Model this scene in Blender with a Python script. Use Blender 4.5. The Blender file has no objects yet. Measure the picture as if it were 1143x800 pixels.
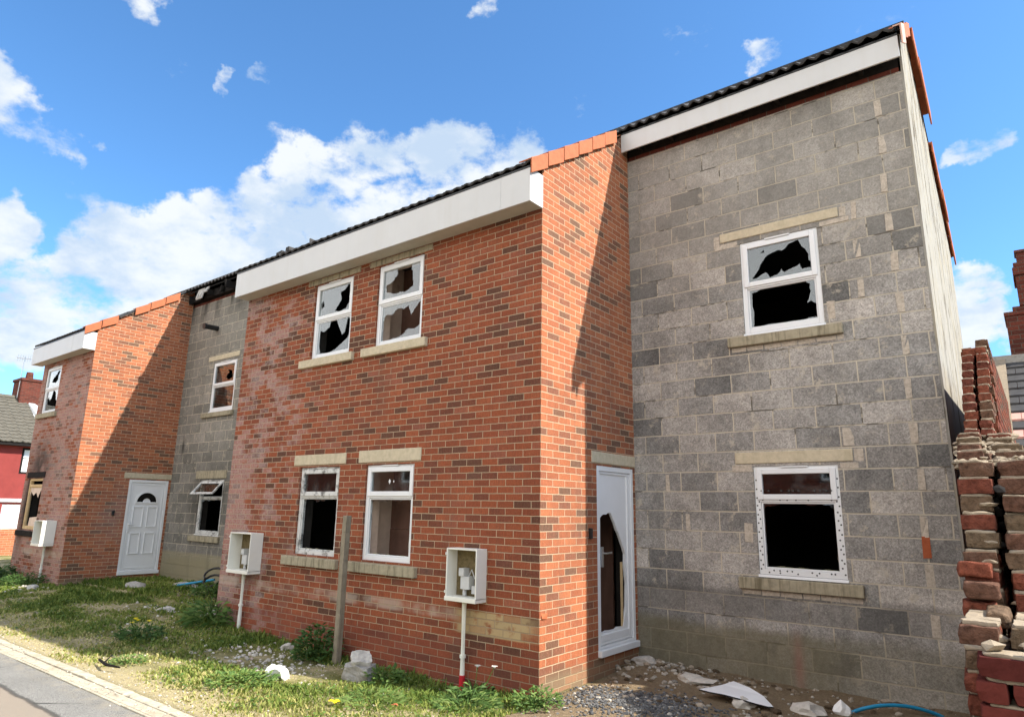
import bpy, bmesh, math, random
from mathutils import Vector, Matrix, noise
random.seed(11)
S = bpy.context.scene
COL = S.collection
R_ = math.radians

# ------------------------------------------------------------------ nodes
class NT:
    def __init__(s, name):
        s.m = bpy.data.materials.new(name); s.m.use_nodes = True
        s.t = s.m.node_tree; s.t.nodes.clear()
        s.out = s.t.nodes.new('ShaderNodeOutputMaterial')
    def n(s, typ, **kw):
        o = s.t.nodes.new(typ)
        for k, v in kw.items(): setattr(o, k, v)
        return o
    def put(s, sock, v):
        if hasattr(v, 'is_linked') or hasattr(v, 'links'): s.t.links.new(v, sock)
        elif v is not None:
            if isinstance(v, (tuple, list)) and len(v) == 3 and sock.type == 'RGBA': v = (*v, 1)
            sock.default_value = v
    def math(s, op, a, b=None, c=None, clamp=False):
        o = s.n('ShaderNodeMath', operation=op, use_clamp=clamp)
        s.put(o.inputs[0], a)
        if b is not None: s.put(o.inputs[1], b)
        if c is not None: s.put(o.inputs[2], c)
        return o.outputs[0]
    def mix(s, f, a, b, blend='MIX'):
        o = s.n('ShaderNodeMix', data_type='RGBA', blend_type=blend)
        s.put(o.inputs['Factor'], f); s.put(o.inputs['A'] if False else o.inputs[6], a); s.put(o.inputs[7], b)
        return o.outputs[2]
    def noise(s, vec, scale, detail=4, rough=.55, dist=0):
        o = s.n('ShaderNodeTexNoise')
        s.put(o.inputs['Vector'], vec); o.inputs['Scale'].default_value = scale
        o.inputs['Detail'].default_value = detail; o.inputs['Roughness'].default_value = rough
        o.inputs['Distortion'].default_value = dist
        return o.outputs['Fac']
    def ramp(s, f, stops, interp='LINEAR'):
        o = s.n('ShaderNodeValToRGB'); s.put(o.inputs[0], f)
        o.color_ramp.interpolation = interp
        e = o.color_ramp.elements
        while len(e) < len(stops): e.new(.5)
        for i, (p, c) in enumerate(stops):
            e[i].position = p
            if not isinstance(c, (tuple, list)): c = (c, c, c)
            e[i].color = (*c, 1)
        return o.outputs[0]
    def mr(s, v, a, b, c=0, d=1, smooth=True):
        o = s.n('ShaderNodeMapRange', interpolation_type='SMOOTHSTEP' if smooth else 'LINEAR')
        s.put(o.inputs[0], v)
        for i, x in enumerate((a, b, c, d)): s.put(o.inputs[i+1], x)
        return o.outputs[0]
    def pos(s):
        return s.n('ShaderNodeNewGeometry').outputs['Position']
    def xyz(s, v):
        o = s.n('ShaderNodeSeparateXYZ'); s.put(o.inputs[0], v); return o.outputs
    def comb(s, x, y, z):
        o = s.n('ShaderNodeCombineXYZ')
        for i, v in enumerate((x, y, z)): s.put(o.inputs[i], v)
        return o.outputs[0]
    def vm(s, op, a, b):
        o = s.n('ShaderNodeVectorMath', operation=op); s.put(o.inputs[0], a); s.put(o.inputs[1], b)
        return o.outputs[0]
    def uv(s): return s.n('ShaderNodeTexCoord').outputs['UV']
    def bsdf(s, col, rough=.8, spec=.3, bump=None, bstr=.5, bdist=.01, **kw):
        b = s.n('ShaderNodeBsdfPrincipled')
        s.put(b.inputs['Base Color'], col); s.put(b.inputs['Roughness'], rough)
        b.inputs['Specular IOR Level'].default_value = spec
        for k, v in kw.items(): s.put(b.inputs[k], v)
        if bump is not None:
            bn = s.n('ShaderNodeBump'); s.put(bn.inputs['Height'], bump)
            bn.inputs['Strength'].default_value = bstr; bn.inputs['Distance'].default_value = bdist
            s.t.links.new(bn.outputs[0], b.inputs['Normal'])
        s.t.links.new(b.outputs[0], s.out.inputs[0])
        return s.m
    def gauss(s, px, pz, cx, cz, rx, rz):
        a = s.math('DIVIDE', s.math('SUBTRACT', px, cx), rx); b = s.math('DIVIDE', s.math('SUBTRACT', pz, cz), rz)
        r2 = s.math('ADD', s.math('MULTIPLY', a, a), s.math('MULTIPLY', b, b))
        return s.math('POWER', 2.718, s.math('MULTIPLY', r2, -1.0))

M = {}
def brick_mat(name, front):
    k = NT(name); P = k.pos(); x, y, z = k.xyz(P); uv = k.uv()
    w = k.n('ShaderNodeTexNoise'); k.put(w.inputs['Vector'], P); w.inputs['Scale'].default_value = 9
    w.inputs['Detail'].default_value = 2
    wv = k.vm('MULTIPLY', k.vm('SUBTRACT', w.outputs['Color'], (.5, .5, .5)), (.009, .007, 0))
    vec = k.vm('ADD', uv, wv)
    br = k.n('ShaderNodeTexBrick'); br.offset = .5; br.squash = 1
    k.put(br.inputs['Vector'], vec)
    for a, v in (('Scale', 1), ('Mortar Size', .0052), ('Mortar Smooth', .3), ('Bias', 0), ('Brick Width', .225), ('Row Height', .075)): br.inputs[a].default_value = v
    br.inputs['Color1'].default_value = (0, 0, 0, 1); br.inputs['Color2'].default_value = (1, 1, 1, 1)
    br.inputs['Mortar'].default_value = (.5, .5, .5, 1)
    tint = br.outputs['Color']; fac = br.outputs['Fac']
    tcl = k.math('ADD', k.math('MULTIPLY', tint, .94), k.math('MULTIPLY', k.math('SUBTRACT', k.noise(P, 1.4, 4, .7), .5), .55), clamp=True)
    pal = k.ramp(tcl, [(0, (.15, .075, .048)), (.07, (.17, .078, .048)), (.14, (.215, .080, .048)), (.30, (.31, .094, .046)), (.45, (.37, .112, .05)), (.60, (.32, .096, .047)), (.72, (.41, .132, .06)), (.88, (.36, .108, .05)), (1, (.25, .088, .05))])
    if not front: pal = k.mix(1, pal, (1.10, 1.22, 1.26), 'MULTIPLY')  # side copy lightened in colour for the sunlit wall
    else: pal = k.mix(1, pal, (.76, .71, .74), 'MULTIPLY')  # front copy darkened in colour for the shaded wall
    n1 = k.noise(P, 60, 5, .7); n2 = k.noise(P, .9, 4, .6)
    st = k.n('ShaderNodeTexNoise'); k.put(st.inputs['Vector'], k.vm('MULTIPLY', P, (90, 90, 9))); st.inputs['Scale'].default_value = 1
    st.inputs['Detail'].default_value = 3
    c = k.mix(.75, pal, k.ramp(n1, [(.25, .55), (.5, 1), (.8, 1.25)]), 'MULTIPLY')
    c = k.mix(.6, c, k.ramp(st.outputs['Fac'], [(.3, .66), (.55, 1.02), (.75, 1.2)]), 'MULTIPLY')
    c = k.mix(.8, c, k.ramp(n2, [(.25, .80), (.55, 1), (.8, 1.15)]), 'MULTIPLY')
    mort = k.mix(k.noise(P, 3, 5), (.35, .26, .17), (.54, .41, .28))
    mort = k.mix(.6, mort, k.ramp(n1, [(.3, .7), (.7, 1.15)]), 'MULTIPLY')
    if not front: mort = k.mix(1, mort, (1.2, 1.2, 1.2), 'MULTIPLY')  # mortar lightened too for the sunlit side
    if front:
        mask = k.math('MULTIPLY', k.mr(x, -3.0, -5.6), k.mr(k.noise(P, 1.5, 5, .65), .42, .66))
        up = k.gauss(x, z, -5.0, 3.6, .9, 1.5)
        mask = k.math('ADD', mask, k.math('MULTIPLY', k.math('MULTIPLY', up, .8), k.mr(k.noise(P, 2.2, 5, .7), .42, .7)))
        mask = k.math('ADD', mask, k.math('MULTIPLY', k.gauss(x, z, -5.75, .9, .42, 2.2), .75), clamp=True)
        lft = k.math('MULTIPLY', k.mr(x, -10, -12), k.mr(k.noise(P, 1.1, 5, .6), .25, .7, .35, 1))
        mask = k.math('MAXIMUM', mask, lft)
        t2 = k.math('FRACT', k.math('MULTIPLY', tint, 7.31))
        mask = k.mr(k.math('ADD', mask, k.math('MULTIPLY', k.math('SUBTRACT', t2, .62), .75)), .12, .75)
        mask = k.math('MULTIPLY', mask, k.mr(k.noise(P, 26, 5, .75), .32, .60, .30, 1))
        eff = k.mix(k.noise(P, 5, 3), (.33, .225, .22), (.54, .45, .42))
        c = k.mix(k.math('MULTIPLY', mask, .56), c, eff); mort = k.mix(k.math('MULTIPLY', mask, .35), mort, eff)
        # lime-washed courses low down, with ragged ends
        band = k.math('MULTIPLY', k.mr(z, .35, .37), k.mr(z, .60, .58)); band = k.math('MULTIPLY', band, k.math('MULTIPLY', k.mr(x, -1.18, -1.0), k.mr(x, -.02, -.18, .35, 1)))
        band = k.math('MULTIPLY', band, k.mr(k.noise(P, 7, 4), .28, .5))
        t4 = k.math('FRACT', k.math('MULTIPLY', tint, 5.7)); band = k.math('MULTIPLY', band, k.mr(t4, .0, .5, .35, 1))
        c = k.mix(k.math('MULTIPLY', band, .82), c, (.47, .37, .20)); mort = k.mix(k.math('MULTIPLY', band, .5), mort, (.26, .19, .11))
        b2 = k.math('MULTIPLY', k.mr(z, .46, .5), k.mr(z, .62, .57)); b2 = k.math('MULTIPLY', b2, k.math('MULTIPLY', k.mr(x, -1.0, -1.2), k.mr(k.noise(P, 2.5, 4), .35, .6)))
        c = k.mix(k.math('MULTIPLY', b2, .6), c, (.47, .39, .32))
        low = k.math('MULTIPLY', k.mr(z, .30, .2), k.mr(x, -6.5, -6))
        c = k.mix(k.math('MULTIPLY', low, .55), c, k.mix(.5, c, (.20, .055, .04)))
        mort = k.mix(k.math('MULTIPLY', low, .6), mort, (.22, .13, .09))
        soot = k.math('MULTIPLY', k.gauss(x, z, -14.35, 2.42, .62, .55), k.mr(k.noise(P, 3, 4), .25, .55))
        soot = k.math('MAXIMUM', soot, k.math('MULTIPLY', k.gauss(x, z, -14.9, 1.5, .22, 1.0), .85))
        c = k.mix(k.math('MULTIPLY', soot, .9, clamp=True), c, (.03, .025, .022)); mort = k.mix(soot, mort, (.04, .035, .03))
    else:
        pm = k.math('MULTIPLY', k.mr(x, -10, -12), k.math('MULTIPLY', k.gauss(y, z, .9, 1.3, .35, .8), k.mr(k.noise(P, 3, 4), .3, .6)))
        c = k.mix(k.math('MULTIPLY', pm, .6), c, (.30, .2, .18))
        dirt = k.mr(z, .12, -.02)
        c = k.mix(k.math('MULTIPLY', dirt, .6), c, (.24, .19, .12)); mort = k.mix(k.math('MULTIPLY', dirt, .6), mort, (.26, .22, .13))
    run = k.mr(k.noise(k.vm('MULTIPLY', P, (5, 5, .55)), 1, 5, .7), .54, .78)
    c = k.mix(k.math('MULTIPLY', run, .35), c, (.13, .07, .05))
    edgew = k.mr(k.noise(P, 45, 4, .8), .56, .68)
    c = k.mix(k.math('MULTIPLY', edgew, .3), c, mort)
    grime = k.mr(k.noise(k.vm('MULTIPLY', P, (2.2, 2.2, .5)), 1, 5, .65), .5, .85)
    col = k.mix(fac, c, mort)
    col = k.mix(k.math('MULTIPLY', grime, .4), col, (.12, .09, .07))
    h = k.math('ADD', k.math('MULTIPLY', fac, -1), k.math('MULTIPLY', n1, .5))
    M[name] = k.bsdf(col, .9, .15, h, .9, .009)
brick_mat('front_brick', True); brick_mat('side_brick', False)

def block_mat():
    k = NT('concrete_block'); P = k.pos(); x, y, z = k.xyz(P); uv = k.uv()
    w = k.n('ShaderNodeTexNoise'); k.put(w.inputs['Vector'], P); w.inputs['Scale'].default_value = 5
    w.inputs['Detail'].default_value = 3
    wv = k.vm('MULTIPLY', k.vm('SUBTRACT', w.outputs['Color'], (.5, .5, .5)), (.013, .012, 0))
    vec = k.vm('ADD', k.vm('ADD', uv, (0.06, -.08, 0)), wv)
    def br(wd, off):
        b = k.n('ShaderNodeTexBrick'); b.offset = off; b.squash = 1; k.put(b.inputs['Vector'], vec)
        for a, v in (('Scale', 1), ('Mortar Size', .0075), ('Mortar Smooth', .2), ('Bias', 0), ('Brick Width', wd), ('Row Height', .225)): b.inputs[a].default_value = v
        b.inputs['Color1'].default_value = (0, 0, 0, 1); b.inputs['Color2'].default_value = (1, 1, 1, 1); b.inputs['Mortar'].default_value = (.5, .5, .5, 1)
        return b
    b = br(.45, .5)
    tint, fac = b.outputs['Color'], b.outputs['Fac']
    pal = k.ramp(tint, [(0, (.13, .129, .125)), (.10, (.18, .176, .168)), (.25, (.245, .236, .222)), (.55, (.285, .27, .25)), (.85, (.335, .315, .29)), (1, (.42, .39, .355))])
    g = k.noise(P, 62, 6, .85); m = k.noise(P, 14, 5, .65); L = k.noise(P, .7, 4, .6)
    rg = k.ramp(k.noise(P, 1.6, 3, .6), [(.3, .72), (.5, 1), (.72, 1.3)])
    pal = k.mix(1, k.mix(1, pal, rg, 'MULTIPLY'), (1.04, 1.03, 1.03), 'MULTIPLY')
    c = k.mix(.8, pal, k.ramp(g, [(.36, .40), (.5, 1), (.64, 1.75)]), 'MULTIPLY')
    c = k.mix(.7, c, k.ramp(m, [(.25, .65), (.5, 1), (.75, 1.25)]), 'MULTIPLY')
    # upper half has weathered to one browner tone
    upm = k.math('MULTIPLY', k.mr(z, 3.8, 5.2), .5)
    c = k.mix(upm, c, k.mix(m, (.20, .188, .165), (.335, .312, .272)))
    lw = k.mr(x, -8, -9)
    c = k.mix(k.math('MULTIPLY', lw, .65), c, k.mix(m, (.12, .115, .098), (.24, .225, .19)))
    mort = k.mix(k.noise(P, 4, 5, .7), (.36, .32, .26), (.66, .58, .46))
    mort = k.mix(upm, mort, k.mix(m, (.30, .265, .21), (.46, .41, .33)))
    # mortar smeared over joints here and there
    smear = k.math('MULTIPLY', k.mr(k.math('ADD', k.noise(P, 6, 6, .75), k.math('MULTIPLY', fac, .18)), .57, .66), .6)
    pits = k.mr(k.noise(P, 34, 4, .8), .60, .68)
    c = k.mix(k.math('MULTIPLY', pits, .45), c, (.07, .068, .064))
    lich = k.mr(k.noise(P, 2.4, 5, .7), .58, .70)
    c = k.mix(k.math('MULTIPLY', lich, .35), c, (.40, .37, .32))
    c = k.mix(smear, c, mort)
    joint_shade = k.mr(k.noise(k.vm('MULTIPLY', P, (1.6, 1.6, 3.2)), 1, 4, .7), .56, .63)
    mort = k.mix(k.math('MULTIPLY', joint_shade, .8), mort, (.045, .042, .038))  # gap shade painted near-black into patches of the mortar joints
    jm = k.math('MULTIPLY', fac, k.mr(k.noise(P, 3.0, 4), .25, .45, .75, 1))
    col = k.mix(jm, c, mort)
    # olive damp band at the foot
    drk = k.math('MULTIPLY', k.math('MULTIPLY', k.mr(z, .50, .56), k.mr(z, .84, .78)), .55)
    col = k.mix(k.math('MULTIPLY', drk, k.mr(k.noise(P, .8, 3), .35, .55)), col, k.mix(m, (.06, .058, .055), (.16, .15, .138)))
    foot = k.mr(k.math('ADD', z, k.math('MULTIPLY', k.noise(P, 1.6, 4), .3)), .66, .52)
    foot2 = k.math('MULTIPLY', foot, k.mr(x, 2.6, 2.0, .55, 1))
    col = k.mix(k.math('MULTIPLY', foot2, .75), col, k.mix(m, (.115, .10, .058), (.215, .19, .12)))
    lf = k.math('MULTIPLY', k.mr(z, .62, .56), k.mr(x, -8, -9))
    col = k.mix(k.math('MULTIPLY', lf, .7), col, (.30, .265, .17))
    # soot round the burnt window and under the burnt eave
    soot = k.math('MULTIPLY', k.gauss(x, z, -10.3, 1.85, .85, .62), k.mr(k.noise(P, 3.5, 4), .2, .6, .4, 1))
    s2 = k.math('MULTIPLY', k.math('MULTIPLY', k.mr(z, 5.7, 6.5), k.mr(x, -8, -9)), k.mr(k.noise(k.vm('MULTIPLY', P, (3, 3, .6)), 1, 4), .4, .7))
    col = k.mix(k.math('MAXIMUM', soot, s2), col, (.03, .028, .026))
    st = k.math('MULTIPLY', k.gauss(x, z, -11.8, 2.95, .06, .2), .9)
    col = k.mix(st, col, (.04, .038, .035))
    str2 = k.mr(k.noise(k.vm('MULTIPLY', P, (2.5, 2.5, .35)), 1, 5, .65), .52, .8)
    col = k.mix(k.math('MULTIPLY', str2, .45), col, (.07, .066, .058))
    crack = k.math('MULTIPLY', k.gauss(x, z, 1.83, .12, .05, .3), .4)
    col = k.mix(crack, col, (.30, .10, .08))
    h = k.math('ADD', k.math('MULTIPLY', fac, -.8), k.math('ADD', k.math('MULTIPLY', g, .35), k.math('MULTIPLY', m, .4)))
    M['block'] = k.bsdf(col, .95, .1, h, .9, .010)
block_mat()

def simple(name, col, rough=.7, spec=.3, var=.25, scale=12, bump=.3, bd=.004, streak=None, metallic=0, dirt=None, dirtcol=(.1, .09, .06)):
    k = NT(name); P = k.pos()
    n = k.noise(P, scale, 5, .65)
    c = k.mix(1, col, k.ramp(n, [(.25, 1-var), (.5, 1), (.78, 1+var*.8)]), 'MULTIPLY')
    if streak:
        s = k.noise(k.vm('MULTIPLY', P, (streak[0], streak[0], streak[1])), 1, 4, .65)
        c = k.mix(k.mr(s, .45, .72, 0, streak[2]), c, streak[3])
    if dirt: c = k.mix(k.mr(k.noise(P, dirt[0], 5, .7), dirt[1], dirt[1]+.18, 0, dirt[2]), c, dirtcol)
    M[name] = k.bsdf(c, rough, spec, n, bump, bd, Metallic=metallic)
simple('upvc', (.74, .75, .76), .35, .4, .05, 3, .05, .001, dirt=(6, .62, .35), dirtcol=(.45, .42, .36))
simple('upvc_burnt', (.60, .60, .58), .5, .3, .1, 5, .2, .002, dirt=(9, .47, .85), dirtcol=(.09, .085, .08))
simple('fascia_white', (.56, .56, .555), .4, .35, .04, 2, .05, .001, streak=(6, .6, .25, (.5, .48, .44)))
simple('soffit', (.44, .41, .35), .6, .2, .12, 5, .1, .002)
simple('sandstone', (.52, .45, .325), .9, .15, .2, 20, .4, .004, streak=(9, 1.2, .35, (.36, .31, .21)))
simple('stone_dirty', (.34, .30, .215), .9, .15, .25, 18, .5, .004, streak=(22, 1.5, .75, (.10, .085, .05)))
simple('terracotta', (.40, .125, .055), .75, .25, .2, 14, .3, .003, dirt=(7, .6, .4), dirtcol=(.25, .12, .08))
simple('pale_tile', (.58, .36, .28), .75, .25, .2, 14, .3, .003)
simple('roof_tile', (.036, .034, .033), .7, .3, .35, 10, .4, .004)
simple('dark_void', (.012, .011, .010), .95, .05, .3, 6, .3, .004)
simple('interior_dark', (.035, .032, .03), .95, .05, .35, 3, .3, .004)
simple('plaster', (.62, .49, .40), .9, .1, .2, 4, .2, .003, dirt=(5, .58, .5), dirtcol=(.25, .17, .12))
simple('brown_board', (.21, .115, .085), .7, .2, .2, 6, .2, .002, streak=(3, .4, .4, (.07, .04, .03)))
simple('closer', (.46, .40, .33), .95, .1, .4, 40, .5, .004)
simple('red_closer', (.36, .10, .045), .9, .1, .2, 40, .5, .004)
simple('black_plastic', (.015, .015, .016), .4, .4, .1)
simple('charred', (.018, .016, .015), .9, .1, .5, 14, .8, .01)
simple('torn_felt', (.42, .41, .39), .8, .1, .3, 12, .4, .006)
simple('box_white', (.76, .75, .68), .4, .35, .05, 4, .05, .001, dirt=(7, .64, .35), dirtcol=(.45, .42, .34))
simple('box_back', (.16, .125, .065), .9, .1, .5, 30, .6, .005)
simple('grey_plastic', (.50, .51, .51), .5, .3, .1)
simple('red_plastic', (.50, .02, .03), .5, .3, .1)
simple('blue_plastic', (.02, .25, .45), .35, .4, .12, 8)
simple('steel', (.5, .5, .5), .35, .5, .1, metallic=1)
simple('post_wood', (.25, .215, .16), .9, .1, .3, 10, .5, .004, streak=(40, 1.2, .6, (.15, .12, .08)))
simple('tan_wood', (.55, .40, .22), .8, .15, .2, 10, .3, .003)
simple('stone_pale', (.48, .45, .40), .95, .1, .25, 25, .7, .008)
simple('stone_grey', (.34, .32, .29), .95, .1, .3, 25, .7, .008)
simple('foam_white', (.80, .80, .78), .7, .15, .08, 20, .3, .003)
simple('kerb_stone', (.42, .375, .29), .95, .1, .35, 14, .8, .01, dirt=(4, .50, .6), dirtcol=(.30, .25, .175))
simple('lead', (.42, .43, .44), .6, .3, .2, 6)
simple('slate', (.05, .048, .048), .7, .3, .3, 9, .3, .004)
simple('pink_slate', (.55, .30, .25), .8, .2, .15, 9, .3, .004)
simple('red_render', (.235, .045, .04), .85, .15, .15, 3, .3, .006, dirt=(2, .6, .4), dirtcol=(.30, .05, .045))
simple('concrete_tile', (.115, .105, .085), .9, .1, .25, 5, .4, .006)
simple('yellow_petal', (.80, .62, .02), .6, .2, .1)
simple('seed_head', (.62, .60, .54), .9, .1, .1)
simple('pale_grey', (.75, .75, .75), .4, .3, .05)  # pale colour of the pane diamonds and net-curtained windows
simple('stud', (.05, .05, .05), .5, .4, .1)
simple('mortar_lump', (.29, .235, .17), .95, .1, .25, 30, .8, .01)

def render_mat():
    k = NT('cream_render'); P = k.pos()
    n = k.noise(P, 8, 5, .65)
    cr = k.noise(k.vm('MULTIPLY', P, (7, 7, 1.1)), 1, 6, .7, .6)
    c = k.mix(n, (.24, .225, .195), (.385, .365, .325))
    c = k.mix(k.mr(cr, .54, .60, 0, .8), c, (.11, .09, .065))
    c = k.mix(k.mr(k.noise(k.vm('MULTIPLY', P, (9, 5, 1.6)), 1, 5, .75), .45, .7, 0, .6), c, (.35, .30, .2))
    M['cream_render'] = k.bsdf(c, .95, .1, k.math('SUBTRACT', n, k.mr(cr, .6, .66)), .8, .012)
render_mat()

def plain_brick(name, pal, mort, rot=False, sc=1):
    k = NT(name); P = k.pos(); uv = k.uv()
    br = k.n('ShaderNodeTexBrick'); br.offset = .5; k.put(br.inputs['Vector'], uv)
    for a, v in (('Scale', 1), ('Mortar Size', .0055*sc), ('Mortar Smooth', .2), ('Brick Width', .225), ('Row Height', .078)): br.inputs[a].default_value = v
    br.inputs['Color1'].default_value = (0, 0, 0, 1); br.inputs['Color2'].default_value = (1, 1, 1, 1)
    c = k.ramp(br.outputs['Color'], [(i/(len(pal)-1), p) for i, p in enumerate(pal)])
    n = k.noise(P, 30, 5, .7)
    c = k.mix(.8, c, k.ramp(n, [(.25, .6), (.75, 1.25)]), 'MULTIPLY')
    col = k.mix(br.outputs['Fac'], c, mort)
    M[name] = k.bsdf(col, .9, .1, k.math('SUBTRACT', k.math('MULTIPLY', n, .4), br.outputs['Fac']), .7, .008)
plain_brick('old_dark_brick', [(.09, .03, .022), (.16, .045, .03), (.12, .036, .026)], (.12, .09, .07))
plain_brick('orange_brick', [(.34, .10, .05), (.46, .17, .08), (.40, .13, .065)], (.42, .32, .22))

def tone_mat(name, stops, rough=.9, spec=.1, nscale=40, bump=.6, bd=.006, trans=0, nvar=.35):
    k = NT(name); P = k.pos()
    a = k.n('ShaderNodeAttribute', attribute_name='tone')
    c = k.ramp(a.outputs['Fac'], stops)
    n = k.noise(P, nscale, 5, .7)
    c = k.mix(1, c, k.ramp(n, [(.25, 1-nvar), (.5, 1), (.75, 1+nvar*.8)]), 'MULTIPLY')
    m = k.bsdf(c, rough, spec, n if bump else None, bump, bd)
    if trans:
        b = [x for x in k.t.nodes if x.type == 'BSDF_PRINCIPLED'][0]
        t = k.n('ShaderNodeBsdfTranslucent'); k.put(t.inputs[0], c)
        mx = k.n('ShaderNodeMixShader'); mx.inputs[0].default_value = trans
        k.t.links.new(b.outputs[0], mx.inputs[1]); k.t.links.new(t.outputs[0], mx.inputs[2]); k.t.links.new(mx.outputs[0], k.out.inputs[0])
    M[name] = m
tone_mat('loose_brick', [(0, (.11, .036, .026)), (.25, (.19, .06, .036)), (.45, (.12, .062, .042)), (.65, (.135, .095, .06)), (.85, (.17, .13, .085)), (1, (.06, .035, .03))], nscale=28, nvar=.7, bd=.02, bump=1)
tone_mat('red_stretcher', [(0, (.075, .018, .015)), (.6, (.11, .026, .02)), (1, (.04, .03, .028))], nscale=25, nvar=.3)
tone_mat('blade', [(0, (.05, .095, .017)), (.35, (.13, .185, .035)), (.6, (.24, .28, .065)), (.8, (.42, .38, .14)), (1, (.60, .52, .27))], .75, .15, 20, 0, trans=.3, nvar=.2)
tone_mat('leaf', [(0, (.03, .07, .014)), (.5, (.075, .15, .03)), (.8, (.14, .23, .05)), (1, (.22, .28, .08))], .6, .3, 30, 0, trans=.3, nvar=.2)
tone_mat('pebble', [(0, (.22, .20, .17)), (.5, (.42, .385, .33)), (.9, (.60, .56, .49)), (1, (.34, .14, .09))], nscale=40)
tone_mat('dark_gravel', [(0, (.05, .05, .052)), (.6, (.13, .13, .13)), (.9, (.26, .25, .23)), (1, (.42, .38, .30))], nscale=40)
tone_mat('soil_clod', [(0, (.07, .05, .032)), (.6, (.16, .12, .078)), (1, (.36, .31, .25))], nscale=40)

def glass_mat():
    k = NT('glass')
    ge = k.n('ShaderNodeNewGeometry'); dp = k.n('ShaderNodeVectorMath', operation='DOT_PRODUCT')
    k.put(dp.inputs[0], ge.outputs['Normal']); k.put(dp.inputs[1], ge.outputs['Incoming'])
    c1 = k.math('SUBTRACT', 1, k.math('ABSOLUTE', dp.outputs['Value']), clamp=True)
    f = k.math('ADD', .095, k.math('MULTIPLY', k.math('POWER', c1, 4), .95), clamp=True)
    t = k.n('ShaderNodeBsdfTransparent'); t.inputs[0].default_value = (.80, .84, .84, 1)
    g = k.n('ShaderNodeBsdfGlossy'); g.inputs['Roughness'].default_value = .03; g.inputs[0].default_value = (.95, .97, 1, 1)
    mx = k.n('ShaderNodeMixShader')
    k.t.links.new(f, mx.inputs[0]); k.t.links.new(t.outputs[0], mx.inputs[1]); k.t.links.new(g.outputs[0], mx.inputs[2])
    d = k.n('ShaderNodeBsdfDiffuse'); d.inputs[0].default_value = (.55, .56, .55, 1)
    m2 = k.n('ShaderNodeMixShader'); k.put(m2.inputs[0], k.mr(k.noise(k.pos(), 5, 4, .6), .45, .8, .0, .07))
    k.t.links.new(mx.outputs[0], m2.inputs[1]); k.t.links.new(d.outputs[0], m2.inputs[2])
    k.t.links.new(m2.outputs[0], k.out.inputs[0])
    M['glass'] = k.m
glass_mat()

def ground_mat():
    k = NT('ground_soil'); P = k.pos(); x, y, z = k.xyz(P)
    n = k.noise(P, 1.3, 6, .65); f = k.noise(P, 22, 6, .75); ff = k.noise(P, 90, 4, .7)
    grass = k.mix(f, (.08, .095, .028), (.26, .24, .09))
    dry = k.mix(f, (.30, .25, .13), (.54, .46, .28))
    soil = k.mix(f, (.12, .085, .05), (.34, .26, .17))
    c = k.mix(k.mr(n, .42, .62), grass, dry)
    kerbw = k.mr(k.math('ADD', y, k.math('MULTIPLY', n, .9)), -1.2, -1.8)
    c = k.mix(kerbw, c, dry)
    r = k.mr(k.math('ADD', x, k.math('MULTIPLY', n, .8)), .1, .6)
    c = k.mix(r, c, soil)
    c = k.mix(.7, c, k.ramp(ff, [(.3, .55), (.55, 1), (.75, 1.5)]), 'MULTIPLY')
    M['ground'] = k.bsdf(c, .95, .05, k.math('ADD', f, k.math('MULTIPLY', ff, .5)), 1, .025)
    k = NT('asphalt'); P = k.pos(); x, y, z = k.xyz(P)
    f = k.noise(P, 120, 4, .8); m = k.noise(P, 2.2, 5, .6)
    c = k.mix(k.mr(f, .38, .62), (.085, .083, .078), (.29, .283, .26))
    cr = k.n('ShaderNodeTexVoronoi', feature='DISTANCE_TO_EDGE'); k.put(cr.inputs['Vector'], k.vm('ADD', P, k.vm('MULTIPLY', k.n('ShaderNodeTexNoise').outputs['Color'], (.0, .0, .0)))); cr.inputs['Scale'].default_value = .55
    c = k.mix(k.math('MULTIPLY', k.mr(cr.outputs['Distance'], .012, .002), k.mr(m, .4, .6)), c, (.05, .048, .045))
    c = k.mix(.6, c, k.ramp(m, [(.3, .75), (.7, 1.25)]), 'MULTIPLY')
    edge = k.math('ADD', y, k.math('MULTIPLY', k.math('SUBTRACT', m, .5), .12))
    tan = k.mr(edge, -3.08, -3.10)
    c = k.mix(tan, c, k.mix(f, (.17, .145, .115), (.32, .27, .215)))
    seam = k.math('MULTIPLY', k.mr(edge, -3.13, -3.10), k.mr(edge, -3.05, -3.08))
    c = k.mix(k.math('MULTIPLY', seam, .8), c, (.045, .043, .04))
    gr = k.math('MULTIPLY', k.mr(y, -2.85, -2.68), k.mr(k.noise(P, 8, 5, .7), .4, .65))
    c = k.mix(k.math('MULTIPLY', gr, .5), c, (.30, .26, .19))
    M['asphalt'] = k.bsdf(c, .9, .2, f, .7, .006)
ground_mat()

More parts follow.
